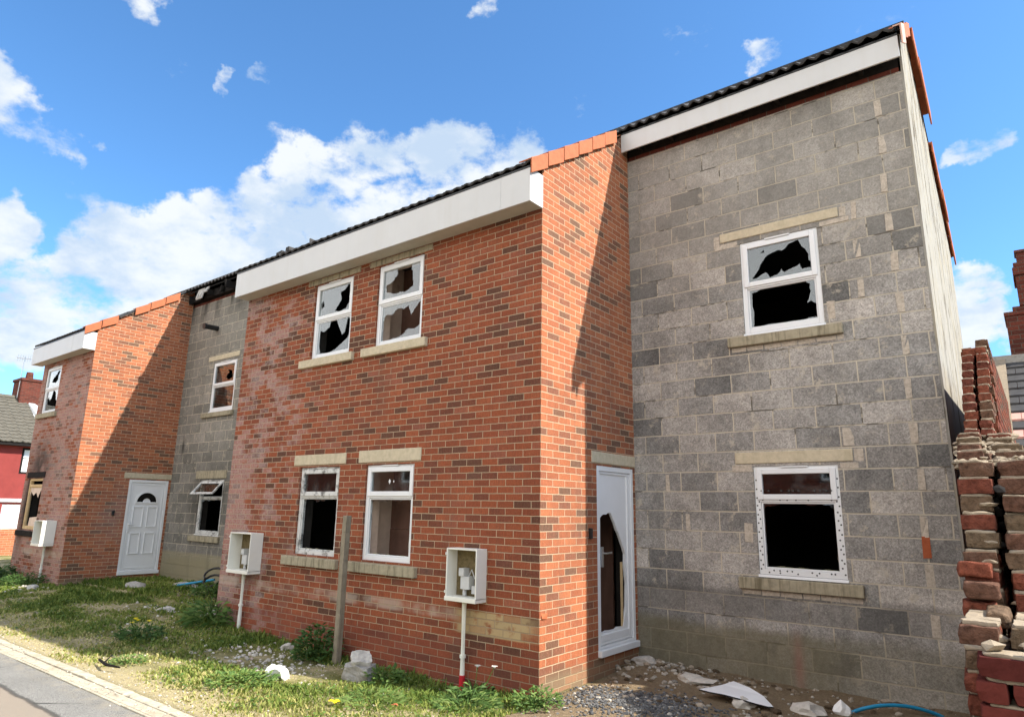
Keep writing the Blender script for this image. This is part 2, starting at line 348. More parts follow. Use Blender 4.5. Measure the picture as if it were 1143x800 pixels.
# ------------------------------------------------------------------ meshes
class MB:
    def __init__(s): s.v = []; s.f = []; s.mi = []; s.tn = []
    def face(s, pts, mi=0, tone=.5):
        b = len(s.v); s.v += [tuple(p) for p in pts]; s.f.append(tuple(range(b, b+len(pts)))); s.mi.append(mi); s.tn.append(tone)
    def hexa(s, p, mi=0, tone=.5):   # 8 corners, bottom 4 then top 4
        b = len(s.v); s.v += [tuple(q) for q in p]
        for f in ((3, 2, 1, 0), (4, 5, 6, 7), (0, 1, 5, 4), (1, 2, 6, 5), (2, 3, 7, 6), (3, 0, 4, 7)):
            s.f.append(tuple(b+i for i in f)); s.mi.append(mi); s.tn.append(tone)
    def box(s, x0, x1, y0, y1, z0, z1, mi=0, tone=.5, jit=0, rot=None):
        p = [(x0, y0, z0), (x1, y0, z0), (x1, y1, z0), (x0, y1, z0), (x0, y0, z1), (x1, y0, z1), (x1, y1, z1), (x0, y1, z1)]
        if jit: p = [tuple(c+random.uniform(-jit, jit) for c in q) for q in p]
        if rot:
            c = Vector(((x0+x1)/2, (y0+y1)/2, (z0+z1)/2)); p = [c+rot@(Vector(q)-c) for q in p]
        s.hexa(p, mi, tone)
    def tube(s, pts, r, seg=8, mi=0, cap=True, tone=.5):
        pts = [Vector(p) for p in pts]; rings = []
        up = Vector((0, 0, 1))
        for i, p in enumerate(pts):
            d = (pts[min(i+1, len(pts)-1)]-pts[max(i-1, 0)]).normalized()
            a = d.cross(up)
            if a.length < 1e-3: a = d.cross(Vector((1, 0, 0)))
            a.normalize(); b = d.cross(a)
            rr = r[i] if isinstance(r, (list, tuple)) else r
            base = len(s.v)
            for j in range(seg):
                t = 2*math.pi*j/seg; s.v.append(tuple(p+a*math.cos(t)*rr+b*math.sin(t)*rr))
            rings.append(base)
        for i in range(len(rings)-1):
            for j in range(seg):
                k2 = (j+1) % seg
                s.f.append((rings[i]+j, rings[i]+k2, rings[i+1]+k2, rings[i+1]+j)); s.mi.append(mi); s.tn.append(tone)
        if cap:
            s.f.append(tuple(rings[0]+j for j in range(seg))); s.mi.append(mi); s.tn.append(tone)
            s.f.append(tuple(rings[-1]+j for j in reversed(range(seg)))); s.mi.append(mi); s.tn.append(tone)
    def rock(s, c, r, sub=1, squash=(1, 1, 1), rough=.3, mi=0, tone=.5, seed=None):
        bm = bmesh.new(); bmesh.ops.create_icosphere(bm, subdivisions=sub, radius=1)
        o = Vector((random.uniform(0, 99),)*3); b = len(s.v)
        for v in bm.verts:
            q = v.co*(1+rough*noise.noise(v.co*1.3+o)*1.6)
            s.v.append((c[0]+q.x*r*squash[0], c[1]+q.y*r*squash[1], c[2]+q.z*r*squash[2]))
        for f in bm.faces:
            s.f.append(tuple(b+v.index for v in f.verts)); s.mi.append(mi); s.tn.append(tone)
        bm.free()
    def build(s, name, mats, parent=None, bevel=0, smooth=False, loc=None, weld=False):
        me = bpy.data.meshes.new(name)
        vv = s.v if loc is None else [(a-loc[0], b-loc[1], c-loc[2]) for a, b, c in s.v]
        me.from_pydata(vv, [], s.f)
        if not isinstance(mats, (list, tuple)): mats = [mats]
        for m in mats: me.materials.append(M[m])
        me.polygons.foreach_set('material_index', s.mi)
        if smooth: me.polygons.foreach_set('use_smooth', [True]*len(s.f))
        at = me.attributes.new('tone', 'FLOAT', 'FACE'); at.data.foreach_set('value', s.tn)
        uvl = me.uv_layers.new(name='UVMap'); uvs = []
        for p in me.polygons:
            n = p.normal; ax = max(range(3), key=lambda i: abs(n[i]))
            for li in p.loop_indices:
                c = s.v[me.loops[li].vertex_index]
                uvs += ((c[1], c[2]) if ax == 0 else (c[0], c[2]) if ax == 1 else (c[0], c[1]))
        uvl.data.foreach_set('uv', uvs)
        if weld:
            bm = bmesh.new(); bm.from_mesh(me); bmesh.ops.remove_doubles(bm, verts=bm.verts, dist=1e-5)
            bmesh.ops.recalc_face_normals(bm, faces=bm.faces); bm.to_mesh(me); bm.free()
        o = bpy.data.objects.new(name, me); COL.objects.link(o)
        if loc is not None: o.location = loc
        if parent is not None:
            o.parent = parent
            o.matrix_parent_inverse = wm(parent).inverted()
        if bevel:
            b = o.modifiers.new('bevel', 'BEVEL'); b.width = bevel; b.segments = 2; b.limit_method = 'ANGLE'; b.angle_limit = R_(40)
        return o
def wm(o):
    m = Matrix.LocRotScale(o.location, o.rotation_euler, o.scale)
    return wm(o.parent) @ o.matrix_parent_inverse @ m if o.parent else m
def tag(o, label=None, cat=None, group=None, kind=None):
    if label: o['label'] = label
    if cat: o['category'] = cat
    if group: o['group'] = group
    if kind: o['kind'] = kind
    return o
def thing(name, loc, label, cat, group=None):
    o = bpy.data.objects.new(name, None); COL.objects.link(o); o.location = loc; o.empty_display_size = .2
    return tag(o, label, cat, group)

def wall(name, parent, mats, ax, pos, inner, u0, u1, z0, top, openings=(), cuts=(), mi_inner=1, ends=(1, 1)):
    """wall in the plane ax=pos, its back at ax=inner, with rectangular openings (ua,ub,za,zb)"""
    m = MB(); topf = top if callable(top) else (lambda u: top)
    P = lambda u, z, d: (d, u, z) if ax == 0 else (u, d, z)
    us = sorted({u0, u1, *cuts, *[o[0] for o in openings], *[o[1] for o in openings]})
    for a, b in zip(us, us[1:]):
        ops = sorted([o for o in openings if o[0] <= a+1e-6 and o[1] >= b-1e-6], key=lambda o: o[2])
        lo = z0; segs = []
        for o in ops: segs.append((lo, o[2])); lo = o[3]
        segs.append((lo, None))
        for l, h in segs:
            ha, hb = (topf(a), topf(b)) if h is None else (h, h)
            if max(ha, hb)-l < 1e-4: continue
            m.face([P(a, l, pos), P(b, l, pos), P(b, hb, pos), P(a, ha, pos)])
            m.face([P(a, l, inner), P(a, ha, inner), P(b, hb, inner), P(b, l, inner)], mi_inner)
        m.face([P(a, topf(a), pos), P(b, topf(b), pos), P(b, topf(b), inner), P(a, topf(a), inner)])
    for u in [q for q, e in zip((u0, u1), ends) if e]: m.face([P(u, z0, pos), P(u, topf(u), pos), P(u, topf(u), inner), P(u, z0, inner)])
    md = pos+(inner-pos)*.42
    for op in openings:
        ua, ub, za, zb = op[:4]; ri = op[4] if len(op) > 4 else 1
        for d0, d1, mi in ((pos, md, 0), (md, inner, ri)):
            m.face([P(ua, za, d0), P(ub, za, d0), P(ub, za, d1), P(ua, za, d1)], mi)
            m.face([P(ua, zb, d0), P(ua, zb, d1), P(ub, zb, d1), P(ub, zb, d0)], mi)
            m.face([P(ua, za, d0), P(ua, za, d1), P(ua, zb, d1), P(ua, zb, d0)], mi)
            m.face([P(ub, za, d0), P(ub, zb, d0), P(ub, zb, d1), P(ub, za, d1)], mi)
    return m.build(name, mats, parent)

def pane_mesh(P, u0, u1, z0, z1, d, holes=(), shards=None, th=.006, amt=.010):
    """glass pane: an outer rectangle with ragged holes, or separate shards (normalised coordinates)"""
    bm = bmesh.new()
    def loop(pts):
        vs = [bm.verts.new((u0+(u1-u0)*a, 0, z0+(z1-z0)*b)) for a, b in pts]
        return [bm.edges.new((vs[i], vs[(i+1) % len(vs)])) for i in range(len(vs))]
    def jag(pts):
        out = []
        for i, p in enumerate(pts):
            q = pts[(i+1) % len(pts)]; out.append(p)
            L = math.hypot(p[0]-q[0], p[1]-q[1])
            nx, ny = (q[1]-p[1])/(L+1e-6), -(q[0]-p[0])/(L+1e-6)
            for t, sg in (((.4, 1), (.58, -1)) if L > .2 else ((.5, random.choice((-1, 1))),) if L > .1 else ()):
                o = sg*random.uniform(.5, 1.6)*amt; t += random.uniform(-.06, .06)
                out.append((min(.985, max(.015, p[0]+(q[0]-p[0])*t+nx*o)), min(.985, max(.015, p[1]+(q[1]-p[1])*t+ny*o))))
        return out
    if shards:
        for s in shards: bmesh.ops.triangle_fill(bm, use_beauty=True, edges=loop(s))
    else:
        e = loop([(0, 0), (1, 0), (1, 1), (0, 1)])
        for h in holes: e += loop(jag([(min(.985, max(.015, a)), min(.985, max(.015, b))) for a, b in h]))
        bmesh.ops.triangle_fill(bm, use_beauty=True, edges=e)
    m = MB()
    for f in bm.faces:
        pts = [(v.co.x, v.co.z) for v in f.verts]
        m.face([P(u, z, d) for u, z in pts]); m.face([P(u, z, d+th) for u, z in reversed(pts)])
    for e in bm.edges:
        if len(e.link_faces) == 1:
            a, b = e.verts; m.face([P(a.co.x, a.co.z, d), P(b.co.x, b.co.z, d), P(b.co.x, b.co.z, d+th), P(a.co.x, a.co.z, d+th)])
    bm.free(); return m

def ring(m, P, u0, u1, z0, z1, w, d0, d1, mi=0):
    """a rectangular frame butted at the corners; d = depth behind the wall face"""
    def bx(a, b, c, e):
        p = [P(a, c, d0), P(b, c, d0), P(b, c, d1), P(a, c, d1), P(a, e, d0), P(b, e, d0), P(b, e, d1), P(a, e, d1)]
        m.hexa(p, mi)
    bx(u0, u0+w, z0, z1); bx(u1-w, u1, z0, z1); bx(u0+w, u1-w, z0, z0+w); bx(u0+w, u1-w, z1-w, z1)

def window(house, ax, pos, sgn, u0, u1, z0, z1, zt, top, bottom, label=None, mat='upvc', lint=None, sill=None, rec=.03,
           lintmat='sandstone', sillmat='sandstone', studs=False, sash=True, ajar=False, decor=False, pane_mat='glass'):
    """sgn = direction from the wall face into the house"""
    P = lambda u, z, d: (pos+sgn*d, u, z) if ax == 0 else (u, pos+sgn*d, z)
    m = MB(); w = .058
    ring(m, P, u0, u1, z0, z1, w, rec, rec+.07)
    m.hexa([P(u0+w, zt-.028, rec), P(u1-w, zt-.028, rec), P(u1-w, zt-.028, rec+.07), P(u0+w, zt-.028, rec+.07), P(u0+w, zt+.028, rec), P(u1-w, zt+.028, rec), P(u1-w, zt+.028, rec+.07), P(u0+w, zt+.028, rec+.07)])
    ring(m, P, u0+w+.001, u1-w-.001, z0+w+.001, zt-.029, .018, rec+.012, rec+.05)     # glazing bead
    m.hexa([P(u0-.01, z0-.03, rec-.03), P(u1+.01, z0-.03, rec-.03), P(u1+.01, z0-.03, rec+.08), P(u0-.01, z0-.03, rec+.08), P(u0-.01, z0-.002, rec-.022), P(u1+.01, z0-.002, rec-.022), P(u1+.01, z0-.002, rec+.08), P(u0-.01, z0-.002, rec+.08)])
    if studs:
        for i in range(11):
            for uu in (u0+.02, u0+.042, u1-.02, u1-.042):
                z = z0+.05+(z1-z0-.1)*(i+(.5 if uu in (u0+.042, u1-.042) else 0))/11+random.uniform(-.01, .01)
                m.tube([P(uu, z, rec-.002), P(uu, z, rec+.01)], .0065, 6, 1)
        for i in range(12):
            for zz in (z0+.022, z0+.045, zt-.008, zt+.09):
                u = u0+.06+(u1-u0-.12)*(i+random.uniform(.1, .9))/12
                if random.random() < .6: m.tube([P(u, zz, rec-.016 if zz > zt else rec-.002), P(u, zz, rec+.01)], .006, 6, 1)
    fr = m.build('window', [mat, 'stud'], house, bevel=.006)
    if label: fr['label'] = label
    if sash:
        s = MB(); a0, a1, b0, b1 = u0+.03, u1-.03, zt-.005, z1-.03
        PS = P
        if ajar:
            hz = b1
            def PS(u, z, d):
                t = R_(38); dz = z-hz; k = (u-(a0+a1)/2)
                dd = (d-rec); zz = hz+dz*math.cos(t)-dd*math.sin(t)*0; out = rec+dd+dz*math.sin(t)
                return P(u+.10*dz, zz+.05*k*0, out)
        ring(s, PS, a0, a1, b0, b1, .058, rec-.016, rec+.03)
        so = s.build('sash', mat, fr, bevel=.006)
        v = MB(); v.hexa([P(u0+.3, z1-.018, rec-.022), P(u1-.3, z1-.018, rec-.022), P(u1-.3, z1-.018, rec), P(u0+.3, z1-.018, rec), P(u0+.3, z1-.004, rec-.022), P(u1-.3, z1-.004, rec-.022), P(u1-.3, z1-.004, rec), P(u0+.3, z1-.004, rec)])
        v.build('trickle_vent', mat, fr)
        if top is not None:
            pm = pane_mesh(PS, a0+.055, a1-.055, b0+.055, b1-.055, rec+.006, **top)
            if decor:
                uc, zc = (u0+u1)/2-.02, (b0+b1)/2
                for du, s_ in ((0, .035), (.075, .018)):
                    pm.face([P(uc+du-s_*.55, zc, rec+.004), P(uc+du, zc-s_, rec+.004), P(uc+du+s_*.55, zc, rec+.004), P(uc+du, zc+s_, rec+.004)], 1)
            pm.build('pane', ['glass', 'pale_grey'], fr)
    if bottom is not None:
        pane_mesh(P, u0+w+.008, u1-w-.008, z0+w+.008, zt-.03, rec+.022, **bottom).build('pane', pane_mat, fr)
    for nm, b, mt, pr in (('lintel', lint, lintmat, .012), ('sill', sill, sillmat, .055)):
        if b:
            q = MB(); q.hexa([P(b[0], b[2], -pr), P(b[1], b[2], -pr), P(b[1], b[2], .09), P(b[0], b[2], .09), P(b[0], b[3], -pr), P(b[1], b[3], -pr), P(b[1], b[3], .09), P(b[0], b[3], .09)])
            q.build(nm, mt, fr, bevel=.008)
    return fr

# teeth left round an otherwise empty light
def teeth(nt=9, depth=.07, sides=.03):
    pts = [(.02, .02), (.3, .03), (.6, .02), (.98, .02), (.985-sides*random.random(), .3), (.985-sides*2*random.random(), .6), (.97, .9)]
    for i in range(nt): pts.append((.93-i*.86/(nt-1), 1-.015-depth*random.random()))
    return dict(holes=[pts+[(.03, .9), (.02+sides*random.random(), .5)]])
BR = dict(
 u1t=dict(holes=[[(.5, .1), (.62, .28), (.7, .45), (.66, .75), (.8, .8), (.9, .97), (.97, .9), (.95, .55), (.97, .3), (.85, .08), (.65, .03)], [(.04, .28), (.15, .35), (.13, .58), (.05, .5)]]),
 u1b=dict(shards=[[(0, 1), (.40, 1), (.36, .80), (.2, .68), (.08, .74), (.07, .3), (.12, .05), (.3, .03), (.3, 0), (0, 0)], [(.56, 1), (1, 1), (1, .88), (.9, .96), (.84, .55), (.76, .48), (.66, .72), (.6, .86)], [(1, 0), (.35, 0), (.6, .10), (.86, .30), (.93, .36), (1, .55)]]),
 u2t=dict(holes=[[(.08, .28), (.08, .52), (.2, .55), (.36, .75), (.36, .985), (.74, .985), (.78, .6), (.8, .25), (.6, .12), (.25, .16)]]),
 u2b=dict(holes=[[(.02, .06), (.03, .55), (.1, .74), (.25, .71), (.4, .85), (.55, .8), (.68, .87), (.74, .6), (.88, .8), (.985, .93), (.985, .3), (.85, .2), (.7, .24), (.55, .1), (.4, .05), (.2, .03)]]),
 urt=dict(holes=[[(.05, .1), (.3, .68), (.4, .75), (.5, .8), (.56, .75), (.66, .9), (.82, .96), (.96, .5), (.985, .12), (.85, .12), (.82, .28), (.7, .2), (.58, .12), (.53, .24), (.46, .1), (.34, .05), (.28, .22), (.15, .12)], [(.2, .82), (.27, .88), (.28, .80)]]),
 urb=dict(holes=[[(.05, .03), (.05, .9), (.2, .97), (.5, .985), (.85, .98), (.92, .88), (.9, .6), (.85, .42), (.92, .47), (.985, .38), (.985, .06), (.7, .03), (.4, .04)]]),
 lbt=dict(holes=[[(.3, .3), (.42, .55), (.6, .7), (.75, .92), (.9, .9), (.78, .6), (.8, .35), (.62, .2)]]),
 lbb=dict(shards=[[(0, 1), (.5, 1), (.42, .6), (.3, .45), (.22, .7), (0, .4)], [(.5, 1), (1, 1), (1, .2), (.8, .5), (.72, .85)], [(0, 0), (1, 0), (1, .12), (.6, .2), (.2, .3), (0, .35)]]),
)

PITCH = .675
def rz(y): return 5.335+PITCH*(y+.25)
RY = 2.78; RZ = rz(RY)

def tile_sheet(name, parent, x0, x1, ya, yb, z_of, lift=0, mat='roof_tile', step=.025, row=.34, amp=.027):
    """clay pantile sheet with rolls across and laps up the slope"""
    m = MB(); nx = max(2, int(round((x1-x0)/step))); L = abs(yb-ya)*math.hypot(1, PITCH); nr = max(1, int(round(L/row)))
    def hgt(x):
        t = (x % .155)/.155; return amp*(2*abs(math.cos(math.pi*t))**1.4-.6)
    rows = []
    for r in range(nr):
        for e in (0, 1):
            y = ya+(yb-ya)*(r+e)/nr; z = z_of(y)+lift+(.055 if e == 0 else .02)
            rows.append([(x0+(x1-x0)*i/nx, y, z+hgt(x0+(x1-x0)*i/nx)+random.uniform(-.004, .004)) for i in range(nx+1)])
    base = len(m.v); m.v += [p for rw in rows for p in rw]; W = nx+1
    for r in range(len(rows)-1):
        for i in range(nx): m.f.append((base+r*W+i, base+r*W+i+1, base+(r+1)*W+i+1, base+(r+1)*W+i)); m.mi.append(0); m.tn.append(.5)
    o = m.build(name, mat, parent)
    s = o.modifiers.new('thick', 'SOLIDIFY'); s.thickness = .022; s.offset = -1
    return o

def verge_tile(house, x, ya, yb, z_of, side=1, mat='terracotta', drop=.10, lift=.085, sag=0, label=None, top=.15):
    m = MB(); t = .018; xa, xb = x-side*top, x+side*.035
    za, zb = z_of(ya)+lift+.008, z_of(yb)+lift-.014
    def slab(x0, x1, d0, d1):
        a, b = sorted((x0, x1))
        m.hexa([(a, ya, za-d1), (b, ya, za-d1), (b, yb, zb-d1-sag), (a, yb, zb-d1-sag), (a, ya, za-d0), (b, ya, za-d0), (b, yb, zb-d0-sag), (a, yb, zb-d0-sag)])
    slab(xa, xb-side*t, 0, t); slab(xb-side*t, xb, -.002, drop+lift)
    o = m.build('verge_tile', mat, house, bevel=.005)
    if label: o['label'] = label
    return o

# ------------------------------------------------------------------ the two terraced houses
D = 2.04
def house_shell(h, xl, xc, xr, bay_ops, side_ops, wing_ops, label_end=False):
    """xl..xc the brick bay, xc..xr the recessed blockwork wing"""
    FB = -.6
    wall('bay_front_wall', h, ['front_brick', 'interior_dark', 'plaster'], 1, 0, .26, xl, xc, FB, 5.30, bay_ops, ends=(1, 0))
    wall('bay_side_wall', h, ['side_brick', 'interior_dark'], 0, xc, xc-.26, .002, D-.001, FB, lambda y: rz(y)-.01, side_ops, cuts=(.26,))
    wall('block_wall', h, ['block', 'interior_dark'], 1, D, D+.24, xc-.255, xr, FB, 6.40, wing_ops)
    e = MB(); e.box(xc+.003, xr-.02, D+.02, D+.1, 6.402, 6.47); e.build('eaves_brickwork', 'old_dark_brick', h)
    e = MB(); e.box(xc+.003, xr-.02, D+.03, D+.1, 6.472, 6.67); e.build('eaves_shade_strip', 'charred', h)  # black strip standing in for the shadowed void under the eaves
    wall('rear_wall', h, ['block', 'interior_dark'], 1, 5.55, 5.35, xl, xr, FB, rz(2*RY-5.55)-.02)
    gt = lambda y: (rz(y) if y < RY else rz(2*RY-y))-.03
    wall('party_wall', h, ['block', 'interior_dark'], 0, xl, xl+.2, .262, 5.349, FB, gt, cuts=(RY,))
    f = MB(); f.box(xl+.2, xc-.262, .262, D+.24, .0, .09); f.box(xl+.2, xr-.03, D+.241, 5.349, .0, .09)
    f.build('ground_floor', 'interior_dark', h)
    f = MB(); f.box(xl+.2, xc-.262, .262, D+.24, 2.45, 2.68); f.box(xl+.2, xr-.03, D+.241, 5.349, 2.45, 2.68)
    f.box(xl+.2, xc-.262, .262, D+.24, 4.99, 5.08); f.box(xl+.2, xr-.03, D+.241, 5.349, 5.05, 5.12)
    f.build('upper_floor', 'interior_dark', h)

def decks(h, xl, xc, xr):
    def deck(x0, x1, ya, yb, zf, nm='roof_deck'):
        m = MB(); a, b = zf(ya)-.03, zf(yb)-.03
        m.hexa([(x0, ya, a-.03), (x1, ya, a-.03), (x1, yb, b-.03), (x0, yb, b-.03), (x0, ya, a), (x1, ya, a), (x1, yb, b), (x0, yb, b)])
        m.build(nm, 'charred', h)
    deck(xl, xc-.0, -.2, RY, rz); deck(xc+.002, xr, 1.86, RY, rz)
    rr = lambda y: rz(2*RY-y)
    deck(xl, xr, RY+.002, 5.75, rr)
    tile_sheet('bay_roof', h, xl-.05, xc+.01, -.27, RY, rz, amp=.014)
    tile_sheet('wing_roof', h, xc+.011, xr+.03, 1.80, RY, rz, lift=.012)
    tile_sheet('rear_roof', h, xl-.05, xr+.03, 5.80, RY, rr)
    m = MB(); m.tube([(xl-.05, RY, RZ+.02), (xr+.03, RY, RZ+.02)], .10, 10); m.build('ridge_tiles', 'roof_tile', h, smooth=True)

def fascia(h, x0, x1, y0, y1, z0, z1, closed=True, nm='fascia'):
    m = MB(); m.box(x0, x1, y0, y0+.022, z0, z1)
    if closed:
        m.box(x0, x0+.02, y0+.0225, y1, z0, z1+.0); m.box(x1-.02, x1, y0+.0225, y1, z0, z1)
        for xx in [x0+(x1-x0)*t for t in ((.93,) if x1-x0 > 4 else (.8,))]: m.box(xx, xx+.006, y0-.003, y0, z0, z1)
    o = m.build(nm, 'fascia_white', h, bevel=.003)
    if closed:
        s = MB(); s.box(x0+.021, x1-.021, y0+.0225, y1, z0+.004, z0+.02); s.build('soffit', 'soffit', o)
    g = MB(); g.box(x0, x1, y0-.006, y0+.03, z1+.001, z1+.022); g.build('drip_edge', 'black_plastic', o)

LW, UW = (1.0, 2.155), (3.695, 4.825)
ZTL, ZTU = 1.775, 4.285
# ---- house with the big bay
hb = thing('terraced_house', (-1.3, 1.5, -.1), 'larger derelict house, wide red brick bay with four windows, block wing and broken white door', 'house', 'derelict terraced houses')
W1, W2 = (-4.125, -3.245), (-2.725, -1.845)
RW = (1.485, 2.365)
DR = (1.11, 1.985, .085, 2.15)
house_shell(hb, -5.95, 0, 3.362,
    [(*W1, *LW, 1), (*W2, *LW, 2), (*W1, *UW, 1), (*W2, *UW, 2)], [DR], [(*RW, *LW), (*RW, *UW)])
decks(hb, -5.95, 0, 3.362)
gt = lambda y: (rz(y) if y < RY else rz(2*RY-y))-.03
wall('gable_wall', hb, ['cream_render', 'interior_dark'], 0, 3.385, 3.363, D+.003, 5.55, -.6, gt, cuts=(RY,))
wall('gable_inner_wall', hb, ['block', 'interior_dark'], 0, 3.361, 3.17, D+.242, 5.349, -.6, gt, cuts=(RY,))
fascia(hb, -5.965, .012, -.25, -.003, 4.92, 5.315)
fascia(hb, .004, 3.385, 1.855, 1.9, 6.465, 6.725, closed=False)
# soffit void of the wing: rafter feet
for i in range(7):
    m = MB(); m.box(.2+i*.46, .245+i*.46, 1.902, 2.065, 6.50, 6.69); m.build('rafter_foot', 'charred', hb)
m = MB()
m.box(.01, 3.36, 1.88, 2.03, 6.70, 6.715)
m.build('felt_strip', 'dark_void', hb)
window(hb, 1, 0, 1, *W1, *UW, ZTU, BR['u1t'], BR['u1b'], 'upper window with jagged blue-white glass and black interior', lint=(-4.30, -3.10, 4.832, 4.914), sill=(-4.32, -3.12, 3.575, 3.69), lintmat='stone_dirty')
window(hb, 1, 0, 1, *W2, *UW, ZTU, BR['u2t'], BR['u2b'], 'smashed upper window with brown room behind', lint=(-2.9, -1.70, 4.832, 4.914), sill=(-2.93, -1.72, 3.575, 3.69), lintmat='stone_dirty')
window(hb, 1, 0, 1, *W1, *LW, ZTL, dict(), teeth(), 'smoke-blackened lower window', mat='upvc_burnt', lint=(-4.27, -3.13, 2.185, 2.325), sill=(-4.33, -3.14, .855, .972), sillmat='stone_dirty')
window(hb, 1, 0, 1, *W2, *LW, ZTL, dict(), teeth(7, .05, .06), 'clean lower window with its bottom pane gone', lint=(-2.87, -1.735, 2.185, 2.34), sill=(-2.93, -1.715, .855, .972), sillmat='stone_dirty', decor=True)
window(hb, 1, D, 1, *RW, *UW, ZTU-.02, BR['urt'], BR['urb'], 'smashed upper window in the block wall', lint=(1.25, 2.60, 4.885, 5.0), sill=(1.29, 2.545, 3.545, 3.66), rec=.012, sillmat='stone_dirty')
window(hb, 1, D, 1, *RW, *LW, ZTL+.02, dict(), teeth(9, .05, .02), 'lower window with studded bare frame in the block wall', lint=(1.29, 2.52, 2.185, 2.315), sill=(1.265, 2.51, .84, .962), rec=.012, studs=True, sillmat='stone_dirty')
# closers: narrow pale blocks and slips in the blockwork, 4 mm proud
class CB:
    def box(s_, *a, **k_):
        q = MB(); q.box(*a, **k_); q.build('closer_block', 'closer', hb)
m = CB()
for n in range(0, 29):
    z = .08+.225*n+.012
    if n % 2 == 0 and .3 < z < 6.3:
        a = 3.075-random.uniform(0, .03); m.box(a, a+random.uniform(.055, .08), D-.004, D+.02, z, z+.2, jit=.006)
    elif n in (19, 21, 17): m.box(2.72, 2.785, D-.004, D+.02, z, z+.2, jit=.006)
for x, z, w_, hh in ((1.35, 1.33, .09, .2), (2.40, 3.73, .08, .2), (.42, 1.88, .05, .2), (.66, 1.43, .05, .19), (2.44, 2.35, .1, .18)): m.box(x, x+w_, D-.004, D+.02, z, z+hh, jit=.006)
x = 1.32
while x < 2.5:
    w_ = random.uniform(.16, .22); m.box(x, min(x+w_, 2.54), D-.004, D+.02, 3.487, 3.538, jit=.004); x += w_+.012
x = 1.30
while x < 2.45:
    w_ = random.uniform(.16, .22); m.box(x, min(x+w_, 2.50), D-.004, D+.02, .782, .832, jit=.004); x += w_+.012
for a, b, c, e in ((1.17, 1.24, 4.83, 4.98), (1.18, 1.46, 4.80, 4.868), (2.40, 2.70, 4.815, 4.87), (2.61, 2.68, 4.88, 4.99), (1.25, 1.47, 2.10, 2.17), (2.39, 2.56, 2.11, 2.17), (2.53, 2.62, 2.18, 2.31)): m.box(a, b, D-.004, D+.02, c, e, jit=.005)
m = MB(); m.box(3.05, 3.115, D-.005, D+.02, 1.25, 1.45, jit=.004); m.build('brick_closer', 'red_closer', hb)
# lintel and broken front door in the side wall
def door_frame(h, x, y0, y1, z0, z1, mat='upvc'):
    P = lambda u, z, d: (x-d, u, z)
    m = MB(); w = .06
    def bx(a, b, c, e, d0=.0, d1=.08): m.hexa([P(a, c, d0), P(b, c, d0), P(b, c, d1), P(a, c, d1), P(a, e, d0), P(b, e, d0), P(b, e, d1), P(a, e, d1)])
    bx(y0, y0+w, z0+.07, z1); bx(y1-w, y1, z0+.07, z1); bx(y0+w, y1-w, z1-w, z1); bx(y0-.005, y1+.005, z0, z0+.068, -.05, .09)
    bx(y0+w, y1-w, z0+.07, z0+.10, -.0, .08)
    return m.build('door', mat, h, bevel=.006), P
fr, P = door_frame(hb, 0, *DR[:2], DR[2], DR[3])
fr['label'] = 'white front door broken open from the middle down'
y0, y1, z0, z1 = DR[0]+.062, DR[1]-.062, .19, 2.088
m = MB(); ring(m, P, y0, y1, z0, z1, .03, .012, .06); m.box(-.06, -.012, y1-.078, y1-.031, z0+.031, z1-.031); m.box(-.06, -.012, y0+.031, y1-.079, z0+.031, z0+.11)
m.build('leaf_frame', 'upvc', fr, bevel=.008)
# what is left of the panel: sheet with a big torn hole
hole = [(1.205, 1.551), (1.30, 1.60), (1.47, 1.615), (1.56, 1.50), (1.70, 1.30), (1.80, 1.14), (1.79, 1.0), (1.825, .8), (1.81, .55), (1.76, .42), (1.72, .33), (1.42, .31), (1.22, .305), (1.205, .9)]
a0, a1, b0, b1 = y0+.028, y1-.075, z0+.105, z1-.028
pane_mesh(P, a0, a1, b0, b1, .028, holes=[[((a-a0)/(a1-a0), (b-b0)/(b1-b0)) for a, b in hole]], th=.03, amt=.005).build('torn_panel', 'upvc', fr)
m = MB(); m.box(-.012, .012, y0+.028, y0+.06, 1.02, 1.24); m.tube([(.01, y0+.045, 1.17), (.05, y0+.045, 1.17), (.055, y0+.155, 1.175)], .011, 8); m.build('handle', 'steel', fr, bevel=.003)
m = MB(); m.box(-.28, -.012+.024, .998, 2.035, 2.178, 2.31); m.build('door_lintel', 'sandstone', hb, bevel=.008)
m = MB(); m.box(-.9, -.86, 1.5, 2.3, .1, 2.3); m.box(-.95, -.35, 2.06, 2.10, .1, 2.4); m.build('hall_panel', 'brown_board', hb)
m = MB(); m.box(-.045, -.035, 1.70, 1.745, .3, 1.05); m.build('torn_insulation', 'tan_wood', fr)
m = MB(); m.box(-.01, .035, .925, .965, 1.335, 1.45); m.build('doorbell', 'black_plastic', hb, bevel=.006)
m = MB()
m.box(-.02, .006, .03, .135, .59, .645, jit=.008)
m.build('chipped_brick', 'terracotta', hb)
# rooms seen through the bay windows
m = MB()
m.box(-2.96, -2.90, .27, 3.4, .092, 2.448); m.box(-2.96, -2.90, .27, 3.4, 2.682, 4.988); m.build('room_partition', 'plaster', hb)
m = MB(); m.box(-2.898, -1.2, .62, .66, .092, 1.36); m.box(-2.898, -1.2, .626, .666, 1.364, 2.44); m.box(-2.898, -1.2, .62, .66, 2.684, 4.98); m.build('room_panel', 'brown_board', hb)
